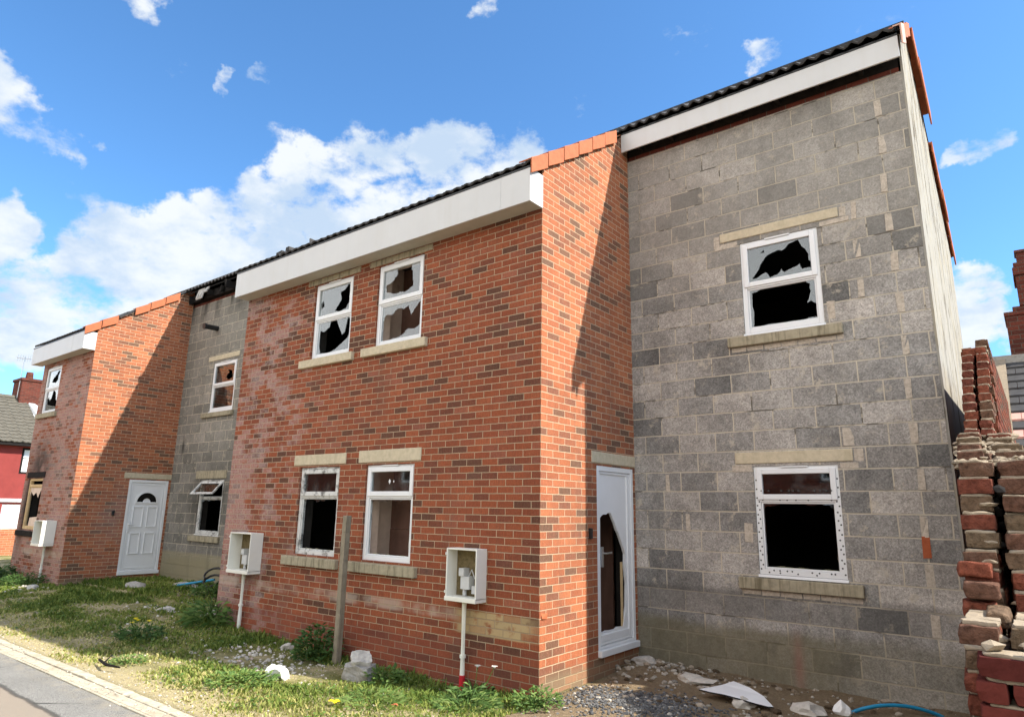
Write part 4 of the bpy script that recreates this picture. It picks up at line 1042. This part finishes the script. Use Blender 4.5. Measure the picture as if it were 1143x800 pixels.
def rroof():
    m = MB(); x0, z0, x1, z1 = RX+.38, 4.02, -33.4, 6.30; n = 14
    for r in range(n):
        for j in range(110):
            ya = -16+j*.2; yb = ya+.2
            if yb > 4.75+.5*(1-r/n)-.0: continue
            a0, a1 = r/n, (r+1.1)/n
            h = .05 if j % 2 else .02
            for s0, s1, h0, h1 in ((ya, ya+.1, .0, h), (ya+.1, yb, h, .0)):
                m.face([(x0+(x1-x0)*a0, s0, z0+(z1-z0)*a0+.04+h0), (x0+(x1-x0)*a0, s1, z0+(z1-z0)*a0+.04+h1), (x0+(x1-x0)*a1, s1, z0+(z1-z0)*a1+h1), (x0+(x1-x0)*a1, s0, z0+(z1-z0)*a1+h0)])
    o = m.build('roof', 'concrete_tile', rh); s = o.modifiers.new('t', 'SOLIDIFY'); s.thickness = .04; s.offset = -1
    m = MB(); m.hexa([(x0, 4.7, z0-.1), (x0, 5.3, z0-.1), (x1, 5.3, z1-.1), (x1, 4.7, z1-.1), (x0, 5.18, z0+.1), (x0, 5.4, z0+.1), (x1, 5.0, z1+.06), (x1, 4.78, z1+.06)]); m.build('flashing', 'lead', rh)
    m = MB(); m.tube([(x1, -16, z1+.03), (x1, 4.7, z1+.03)], .12, 8); m.build('ridge', 'concrete_tile', rh)
    m = MB(); m.hexa([(x1, -16, 4), (x1-3, -16, 4), (x1-3, 9, 4), (x1, 9, 4), (x1, -16, z1), (x1-.1, -16, z1), (x1-.1, 9, z1), (x1, 9, z1)]); m.build('rear_roof', 'concrete_tile', rh)
    m = MB(); m.box(RX-.3, RX-3.4, 5.2, 9, 3.9, 5.6); m.build('end_block', 'old_dark_brick', rh)
rroof()
m = MB(); m.box(-34.2, -33.0, 4.42, 5.32, 5.2, 7.15); m.box(-34.25, -32.95, 4.37, 5.37, 7.15, 7.27)
m.tube([(-33.5, 4.8, 7.27), (-33.5, 4.8, 7.62)], [.17, .14], 10); ch = m.build('chimney', 'old_dark_brick', rh)
m = MB(); m.tube([(-33.3, 4.40, 6.3), (-33.3, 4.42, 8.3)], .02, 6); m.tube([(-33.3, 4.1, 8.2), (-33.3, 4.8, 8.25)], .014, 5)
for i in range(6): m.tube([(-33.3, 4.15+.1*i, 8.05+.01*i), (-33.3, 4.15+.1*i, 8.38+.01*i)], .009, 4)
m.build('tv_aerial', 'steel', ch)
gw = thing('garden_wall', (-24, 2, -.5), 'low orange brick garden wall in front of the red house', 'wall')
m = MB(); m.box(-24.22, -24, -14, 9, -.42, .69); m.build('brickwork', 'orange_brick', gw)
m = MB(); m.box(-24.24, -23.97, -14, 9, -.9, -.425); m.build('plinth', 'stone_pale', gw)

ot = thing('brick_terrace', (-30, -26, -.3), 'long dark red brick terrace across the road, mirrored in the lower window panes', 'terrace')
m = MB(); m.box(-85, 14, -30, -24, -.6, 5.2); m.build('wall', 'old_dark_brick', ot)
m = MB(); m.hexa([(-85.3, -30.4, 5.1), (14.3, -30.4, 5.1), (14.3, -23.6, 5.1), (-85.3, -23.6, 5.1), (-85.3, -27.1, 7.6), (14.3, -27.1, 7.6), (14.3, -26.9, 7.6), (-85.3, -26.9, 7.6)]); m.build('roof', 'slate', ot)
for i in range(16):
    for z in (.9, 3.2):
        x = -82+i*6; m = MB(); m.box(x, x+1.1, -24.02, -23.95, z, z+1.3); wn_ = m.build('window', 'upvc', ot)
        m = MB(); m.box(x+.1, x+1.0, -23.949, -23.94, z+.1, z+1.2); m.build('pane', 'dark_void', wn_)

# ------------------------------------------------------------------ plants
def weed(name, x, y, r, h, n, ls, label, cat='weed', group=None, tone=(.1, .9), spread=1.0, flowers=None, narrow=.45):
    z0 = gh(x, y); t = thing(name, (x, y, z0), label, cat, group)
    m = MB(); st = MB()
    for i in range(max(4, n//14)):
        a = random.uniform(0, 6.28); rr = r*random.random()*.9; hh = h*random.uniform(.5, 1)*(1-.3*rr/r)
        st.tube([(x+rr*.3*math.cos(a), y+rr*.3*math.sin(a), z0-.02), (x+rr*math.cos(a), y+rr*math.sin(a), z0+hh)], [.006, .003], 5, tone=.2)
    for i in range(n):
        a = random.uniform(0, 6.28); rr = r*math.sqrt(random.random()); zz = z0+h*random.random()*(1-.55*(rr/r)**2)
        l = ls*random.uniform(.6, 1.3); b = a+random.uniform(-1, 1); el = random.uniform(-.3, .8)
        d = Vector((math.cos(b)*math.cos(el), math.sin(b)*math.cos(el), math.sin(el)))*l; s = Vector((-math.sin(b), math.cos(b), random.uniform(-.4, .4)))*l*narrow*.5
        p = Vector((x+rr*math.cos(a), y+rr*math.sin(a), zz+.01)); tn = random.uniform(*tone)
        up = Vector((0, 0, l*.12))
        m.face([p, p+d*.45+s, p+d*.55+up], 0, tn); m.face([p, p+d*.55+up, p+d*.45-s], 0, tn); m.face([p+d*.45+s, p+d-up, p+d*.55+up], 0, tn); m.face([p+d*.55+up, p+d-up, p+d*.45-s], 0, tn)
    m.build('leaves', 'leaf', t); st.build('stems', 'leaf', t)
    if flowers:
        f = MB()
        for dx, dy, hz, mt in flowers:
            c = Vector((x+dx, y+dy, z0+hz))
            for j in range(12):
                a = 6.283*j/12; f.face([c, c+Vector((math.cos(a-.2)*.028, math.sin(a-.2)*.028, .010)), c+Vector((math.cos(a)*.034, math.sin(a)*.034, .004)), c+Vector((math.cos(a+.2)*.028, math.sin(a+.2)*.028, .010))])
            f.rock(c, .016, 1, (1, 1, .7), .1)
        f.build('flower_heads', flowers[0][3], t)
        f = MB()
        for dx, dy, hz, mt in flowers: f.tube([(x+dx*.3, y+dy*.3, z0), (x+dx, y+dy, z0+hz)], .004, 5, tone=.6)
        f.build('flower_stalks', 'leaf', t)
    return t
weed('nettle_clump', -3.05, -.30, .24, .42, 320, .10, 'dark nettle clump against the brick bay beside the wooden post', 'nettles', tone=(.0, .45))
weed('dandelion_clump', -5.55, -1.25, .25, .15, 300, .09, 'dandelion clump with yellow flowers alone in the middle of the grass', 'dandelions', tone=(.05, .6), narrow=.28, flowers=[(-.05, -.05, .24, 'yellow_petal'), (-.1, 0, .21, 'yellow_petal'), (.12, .05, .22, 'yellow_petal'), (-.14, -.05, .18, 'yellow_petal')])
weed('corner_weed', .14, -.22, .22, .17, 380, .055, 'bright leafy weed at the foot of the brick corner by the gravel', tone=(.3, 1))
weed('dandelion_clump', -.60, -.28, .20, .12, 170, .09, 'weed clump with two white seed heads under the meter box at the corner', 'dandelions', tone=(.1, .7), narrow=.3, flowers=[(.18, .12, .30, 'seed_head'), (-.02, .1, .28, 'seed_head')])
weed('tall_grass_tuft', -5.75, -.18, .26, .30, 260, .22, 'tall grass tuft at the foot of the pipe on the shaded bay end', 'grass tuft', tone=(.3, .9), narrow=.07)
weed('rough_weeds', -12.95, -.35, .42, .26, 520, .07, 'rough weeds under the white box on the narrow bay', tone=(.0, .6))
weed('rough_weeds', -14.6, -.5, .5, .34, 380, .12, 'dark rough weeds at the outer end of the narrow bay', tone=(.0, .45))
weed('green_weeds', -8.1, 1.2, .45, .24, 480, .075, 'green weeds and blue pipes tangled under the burnt lower window', tone=(.05, .7))
weed('broadleaf_weed', -2.65, -1.5, .34, .07, 380, .062, 'low broad-leaved weed patch near the white foam lump', tone=(.3, 1))
weed('dock_leaves', -1.72, -.40, .20, .14, 150, .085, 'broad dock leaves behind the lumps of broken concrete', tone=(.3, .9))
weed('broadleaf_weed', -4.3, -1.9, .18, .06, 170, .05, 'small bright weed patch close to the kerb', tone=(.4, 1))
weed('grass_tussock', -.42, -.55, .28, .09, 300, .10, 'thick grass tussock in front of the lime-washed bricks', 'grass tuft', tone=(.3, 1), narrow=.09)
weed('grass_tussock', -1.15, -1.05, .30, .06, 240, .09, 'yellow-green tussock beside the scrap of yellow litter', 'grass tuft', tone=(.5, 1), narrow=.09)

# ------------------------------------------------------------------ stones and litter
def stone(name, x, y, s, mat, label, rough=.3, cat='stone', group='loose stones on the grass', sub=2, lift=.3):
    z = gh(x, y); m = MB(); m.rock((x, y, z+s[2]*lift), 1, sub, s, rough)
    return tag(m.build(name, mat, loc=(x, y, z)), label, cat, group)
def chunk(name, x, y, dims, ang, mat, label, tilt=.1, dz=0, cat='concrete lump', group='broken concrete lumps'):
    z = gh(x, y)+dz; m = MB(); bm = bmesh.new(); bmesh.ops.create_cube(bm, size=1)
    bmesh.ops.subdivide_edges(bm, edges=bm.edges, cuts=7, use_grid_fill=True)
    rot = Matrix.Rotation(ang, 3, 'Z') @ Matrix.Rotation(tilt, 3, 'X'); o = Vector((random.uniform(0, 50),)*3)
    for v in bm.verts:
        q = Vector((v.co.x*dims[0], v.co.y*dims[1], v.co.z*dims[2])); n = noise.noise_vector(q*9+o); n2 = noise.noise_vector(q*34+o)
        q = q*(1-.16*(v.co.length-.5))+n*.034+n2*.010; q = rot @ q
        m.v.append((x+q.x, y+q.y, z+dims[2]*.42+q.z))
    for f in bm.faces: m.f.append(tuple(v.index for v in f.verts)); m.mi.append(0); m.tn.append(.5)
    bm.free(); return tag(m.build(name, mat, loc=(x, y, z)), label, cat, group)
chunk('concrete_lump', -1.98, -.52, (.30, .2, .17), .3, 'stone_grey', 'lower broken concrete lump lying in weeds near the post')
chunk('concrete_lump', -2.0, -.50, (.20, .18, .13), .9, 'stone_pale', 'pale concrete lump perched on top of the other near the post', tilt=.4, dz=.12)
chunk('foam_lump', -2.62, -1.12, (.20, .1, .15), .5, 'foam_white', 'white pitted foam lump on the chippings', tilt=.5, cat='foam', group=None)
stone('flat_stone', -10.5, .80, (.30, .17, .09), 'stone_grey', 'flat grey stone below the white panelled door')
stone('flat_stone', -9.75, 1.45, (.45, .12, .07), 'stone_grey', 'long flat slab against the foot of the block wing by the blue pipes')
stone('pale_stone', -6.15, .18, (.2, .13, .10), 'stone_pale', 'pale lump of stone by the shaded end of the large bay', .4)
stone('pale_stone', -7.25, -.1, (.16, .11, .06), 'stone_pale', 'low pale stone among chippings in the middle of the far grass', .4)
stone('grey_stone', -14.6, -.9, (.4, .18, .10), 'stone_grey', 'grey stone among dark weeds at the outer end of the narrow bay')
stone('pale_stone', -12.15, -.45, (.13, .1, .06), 'stone_pale', 'small pale stone in weeds below the corner of the narrow bay', .4)
stone('pale_stone', -3.75, -.22, (.09, .07, .06), 'stone_pale', 'pale stone close to the bay left of the nettles', .4)
stone('brick_rubble', .30, 1.60, (.16, .08, .06), 'stone_grey', 'lump of rubble on the soil below the broken door', .4)
stone('slab_fragment', .95, 1.42, (.20, .09, .05), 'stone_pale', 'flat slab fragment on soil beside the torn white panel', .4)
stone('mortar_lump', 1.62, .95, (.10, .08, .06), 'stone_pale', 'mortar lump in front of the torn white panel', .4)
stone('mortar_lump', 2.15, 1.12, (.14, .12, .07), 'stone_pale', 'rounded mortar lump between torn panel and blue hose', .4)
stone('mortar_lump', 2.38, 1.28, (.07, .06, .07), 'foam_white', 'white lump at the end of the blue hose', .4)
# torn white panel on the ground
def panel():
    pts = [(785, 0)]
    out = [(1.17, 1.02), (1.27, 1.10), (1.35, 1.18), (1.41, 1.30), (1.60, 1.20), (1.76, 1.09), (1.90, .93), (1.86, .90), (1.76, .885), (1.60, .90), (1.45, .93), (1.30, .96)]
    m = MB(); n = len(out); zf = lambda x, y: gh(1.5, 1.05)+.035+.05*(y-.9)/.4+.03*math.sin((x-1.17)/.73*3.1)
    top = [(x, y, zf(x, y)+.012) for x, y in out]; bot = [(x, y, zf(x, y)) for x, y in out]
    m.face(top); m.face(list(reversed(bot)), 0)
    for i in range(n): m.face([bot[i], bot[(i+1) % n], top[(i+1) % n], top[i]], 1)
    tag(m.build('torn_panel', ['upvc', 'charred'], loc=(1.5, 1.05, -.05)), 'torn white plastic door panel lying on the soil by the block wall', 'panel')
panel()
# blue hoses
m = MB(); pts = []
A, B = Vector((2.36, 1.30, -.13)), Vector((3.16, 1.83, -.13))
for i in range(25):
    t = i/24; p = A.lerp(B, t); p.z += .135*math.sin(math.pi*t)**.7; pts.append(p)
m.tube(pts, .016, 10); tag(m.build('blue_hose', 'blue_plastic', smooth=True, loc=(2.7, 1.6, -.1)), 'bright blue hose arching over rubble by the block wall', 'hose')
m = MB()
for x0, y0, x1, y1, hz in ((-9.95, 1.42, -9.0, 1.62, .16), (-9.8, 1.30, -9.1, 1.45, .12)):
    m2 = []
    for i in range(9):
        t = i/8; m2.append((x0+(x1-x0)*t, y0+(y1-y0)*t, gh(x0, y0)+.04+hz*t))
    m.tube(m2, .022, 8)
tag(m.build('blue_pipe', 'blue_plastic', smooth=True, loc=(-9.4, 1.4, 0)), 'pair of blue plastic pipes sticking out of the weeds under the burnt window', 'pipe')
m = MB(); c = Vector((-8.55, 1.35, gh(-8.55, 1.35)+.16)); m.tube([c+Vector((.3*math.cos(t*.5), .1*math.sin(t*.5), .13*math.sin(t*.5)+.01*t)) for t in range(22)], .02, 8)
tag(m.build('black_hose_coil', 'black_plastic', smooth=True, loc=tuple(c)), 'loose black hose coil in the weeds under the burnt window', 'hose')
m = MB(); m.tube([(-7.55, 1.0, gh(-7.5, 1)+.12), (-7.1, .95, gh(-7, 1)+.30)], .018, 8)
tag(m.build('blue_pipe', 'blue_plastic', smooth=True, loc=(-7.3, 1, 0)), 'single short blue pipe leaning beside the shaded end of the large bay', 'pipe')
def scrap(name, x, y, s, mat, label):
    m = MB(); z = gh(x, y)+.02; n = 8; ring_ = []
    for i in range(n):
        a = 6.283*i/n; r = s*random.uniform(.6, 1.1); ring_.append((x+r*math.cos(a), y+r*.7*math.sin(a), z+random.uniform(.01, s*.6)))
    c = (x, y, z+s*.5)
    for i in range(n): m.face([c, ring_[i], ring_[(i+1) % n]])
    o = m.build(name, mat, loc=(x, y, z)); sm = o.modifiers.new('t', 'SOLIDIFY'); sm.thickness = .002
    tag(o, label, 'litter')
scrap('litter', -1.30, -1.38, .065, 'yellow_petal', 'crumpled yellow scrap of litter in the dry grass')
scrap('litter', -.85, -1.05, .05, 'terracotta', 'small orange scrap of litter in the grass before the corner')
m = MB()
m.tube([(-4.45, -2.15, -.06), (-4.1, -2.22, -.05), (-3.9, -2.16, -.06)], [.012, .016, .008], 6); m.tube([(-4.2, -2.2, -.05), (-4.25, -2.1, .01)], [.01, .004], 5)
tag(m.build('twig', 'charred', loc=(-4.2, -2.2, -.06)), 'dark twig lying at the grass edge by the kerb', 'twig')

# ------------------------------------------------------------------ sky, sun, camera
SUN_EL, SUN_AZ = R_(45), R_(19.2)      # azimuth from +X towards +Y
w = bpy.data.worlds.new('World'); S.world = w; w.use_nodes = True
t = w.node_tree; t.nodes.clear()
k = NT.__new__(NT); k.t = t
outw = t.nodes.new('ShaderNodeOutputWorld'); bg = t.nodes.new('ShaderNodeBackground')
sky = k.n('ShaderNodeTexSky', sky_type='NISHITA'); sky.sun_disc = False; sky.sun_elevation = SUN_EL
sky.sun_rotation = math.pi/2-SUN_AZ; sky.altitude = 200; sky.air_density = 1.0; sky.dust_density = .4; sky.ozone_density = 2.2
d = k.n('ShaderNodeTexCoord').outputs['Generated']
nrm = k.n('ShaderNodeVectorMath', operation='NORMALIZE'); k.put(nrm.inputs[0], d); d = nrm.outputs[0]
dx, dy, dz = k.xyz(d)
wn = k.n('ShaderNodeTexNoise'); k.put(wn.inputs['Vector'], d); wn.inputs['Scale'].default_value = 7; wn.inputs['Detail'].default_value = 6; wn.inputs['Roughness'].default_value = .62
warp = k.vm('ADD', d, k.vm('MULTIPLY', k.vm('SUBTRACT', wn.outputs['Color'], (.5, .5, .5)), (.16, .16, .13)))
wnr = k.n('ShaderNodeVectorMath', operation='NORMALIZE'); k.put(wnr.inputs[0], warp); warp = wnr.outputs[0]
LOBES = [  # direction, angular radius (deg), weight
 ((-.9069, .3158, .2791), 5.6, 1), ((-.8619, .3779, .3381), 5.2, 1), ((-.8083, .444, .375), 5.4, 1), ((-.7524, .5016, .415), 5.2, 1), ((-.6874, .5745, .430), 5.8, 1),
 ((-.6076, .6371, .4703), 5, 1), ((-.5548, .674, .4877), 4, .9), ((-.9463, .2292, .2281), 4.5, 1), ((-.9352, .2728, .2257), 6, 1), ((-.896, .357, .2641), 5.5, 1),
 ((-.95, .2, .31), 4, 1), ((-.8706, .1724, .4609), 3.0, .8), ((-.8721, .1966, .4481), 3.0, .9), ((-.869, .2241, .4412), 2.4, .75),
 ((-.7789, .2488, .5757), 1.9, .55), ((-.7576, .3645, .5414), 1.1, .5), ((-.7338, .3999, .5491), 1.1, .5), ((-.5116, .5639, .6483), 1.5, .6), ((-.4566, .6033, .6539), 1.6, .6),
 ((-.4519, .7044, .5474), 1.8, .65), ((-.2169, .7872, .5773), 1.7, .6), ((-.0418, .9606, .2749), 2.4, .85), ((-.0352, .9749, .2199), 3.0, .9), ((.03, .975, .20), 3.5, .9), ((-.0163, .9048, .4256), 1.6, .6), ((.0093, .9069, .4213), 1.8, .6),
 ((-.7248, .5603, .4009), 7, 1), ((-.8501, .4244, .3119), 7, 1), ((-.6, .72, .35), 9, 1), ((-.8, .55, .25), 8, 1)]
acc = None
for v, rdeg, wt in LOBES:
    V = Vector(v).normalized(); o = k.n('ShaderNodeVectorMath', operation='DOT_PRODUCT'); k.put(o.inputs[0], warp); o.inputs[1].default_value = V
    c0 = math.cos(R_(rdeg)); f = k.mr(o.outputs['Value'], c0, 1-(1-c0)*.12, 0, wt)
    acc = f if acc is None else k.math('MAXIMUM', acc, f)
fb = k.noise(k.vm('MULTIPLY', d, (1, 1, 1.7)), 13, 8, .62)
fb2 = k.noise(k.vm('MULTIPLY', d, (1, 1, 1.5)), 2.3, 7, .6)
fb3 = k.noise(k.vm('MULTIPLY', d, (1, 1, 1.9)), 5.5, 4, .55)
tex = k.math('ADD', k.math('MULTIPLY', k.math('SUBTRACT', fb, .5), 1.9), k.math('MULTIPLY', k.math('SUBTRACT', fb3, .50), 1.7))
dens = k.mr(k.math('ADD', k.math('MULTIPLY', acc, .85), tex), .36, .80)
back = k.math('MULTIPLY', k.mr(k.math('ADD', fb2, k.math('MULTIPLY', dy, -.25)), .52, .64), k.mr(dy, .05, -.25))    # unseen broken cloud added behind the camera as fill for shaded walls
back = k.math('MULTIPLY', back, k.mr(dz, -.02, .06))
dens = k.math('MAXIMUM', dens, back)
sh = k.noise(k.vm('MULTIPLY', d, (1, 1, 1.8)), 7, 6, .6)
cl = k.mix(k.mr(sh, .38, .62), (3.1, 3.8, 4.7), (4.9, 5.1, 5.2))
cl = k.mix(k.mr(dy, .1, -.2), cl, (11.5, 11.3, 10.9))  # added cloud made brighter than the visible ones to lift ambient light
tint = k.mix(1, sky.outputs[0], (.72, 1.13, 1.40), 'MULTIPLY')
mixed = k.mix(k.math('MULTIPLY', dens, .94), tint, cl)
k.put(bg.inputs[0], mixed); bg.inputs[1].default_value = .10
t.links.new(bg.outputs[0], outw.inputs[0])

sl = bpy.data.lights.new('sun', 'SUN'); sl.energy = 5.0; sl.angle = R_(.53); sl.color = (1, .94, .84)
so = bpy.data.objects.new('sun', sl); COL.objects.link(so)
sv = Vector((math.cos(SUN_AZ)*math.cos(SUN_EL), math.sin(SUN_AZ)*math.cos(SUN_EL), math.sin(SUN_EL)))
so.rotation_euler = sv.to_track_quat('Z', 'Y').to_euler(); so.location = sv*40

cam = bpy.data.cameras.new('camera'); co = bpy.data.objects.new('camera', cam); COL.objects.link(co)
Rm = Matrix([[0.788466, 0.122601, 0.602736], [0.614847, -0.183944, -0.766895], [0.016848, 0.975261, -0.220414]])
co.matrix_world = Matrix.Translation((4.0178, -5.6136, 1.6394)) @ Rm.to_4x4()
cam.sensor_fit = 'HORIZONTAL'; cam.sensor_width = 36; cam.lens = 743.698/1143*36; cam.clip_start = .05; cam.clip_end = 1000
S.camera = co
S.view_settings.view_transform = 'Standard'; S.view_settings.look = 'None'; S.view_settings.exposure = 1.0; S.view_settings.gamma = 1
S.view_settings.use_curve_mapping = False
S.cycles.use_adaptive_sampling = True; S.cycles.adaptive_threshold = .03; S.cycles.max_bounces = 6; S.cycles.diffuse_bounces = 3; S.cycles.transparent_max_bounces = 12
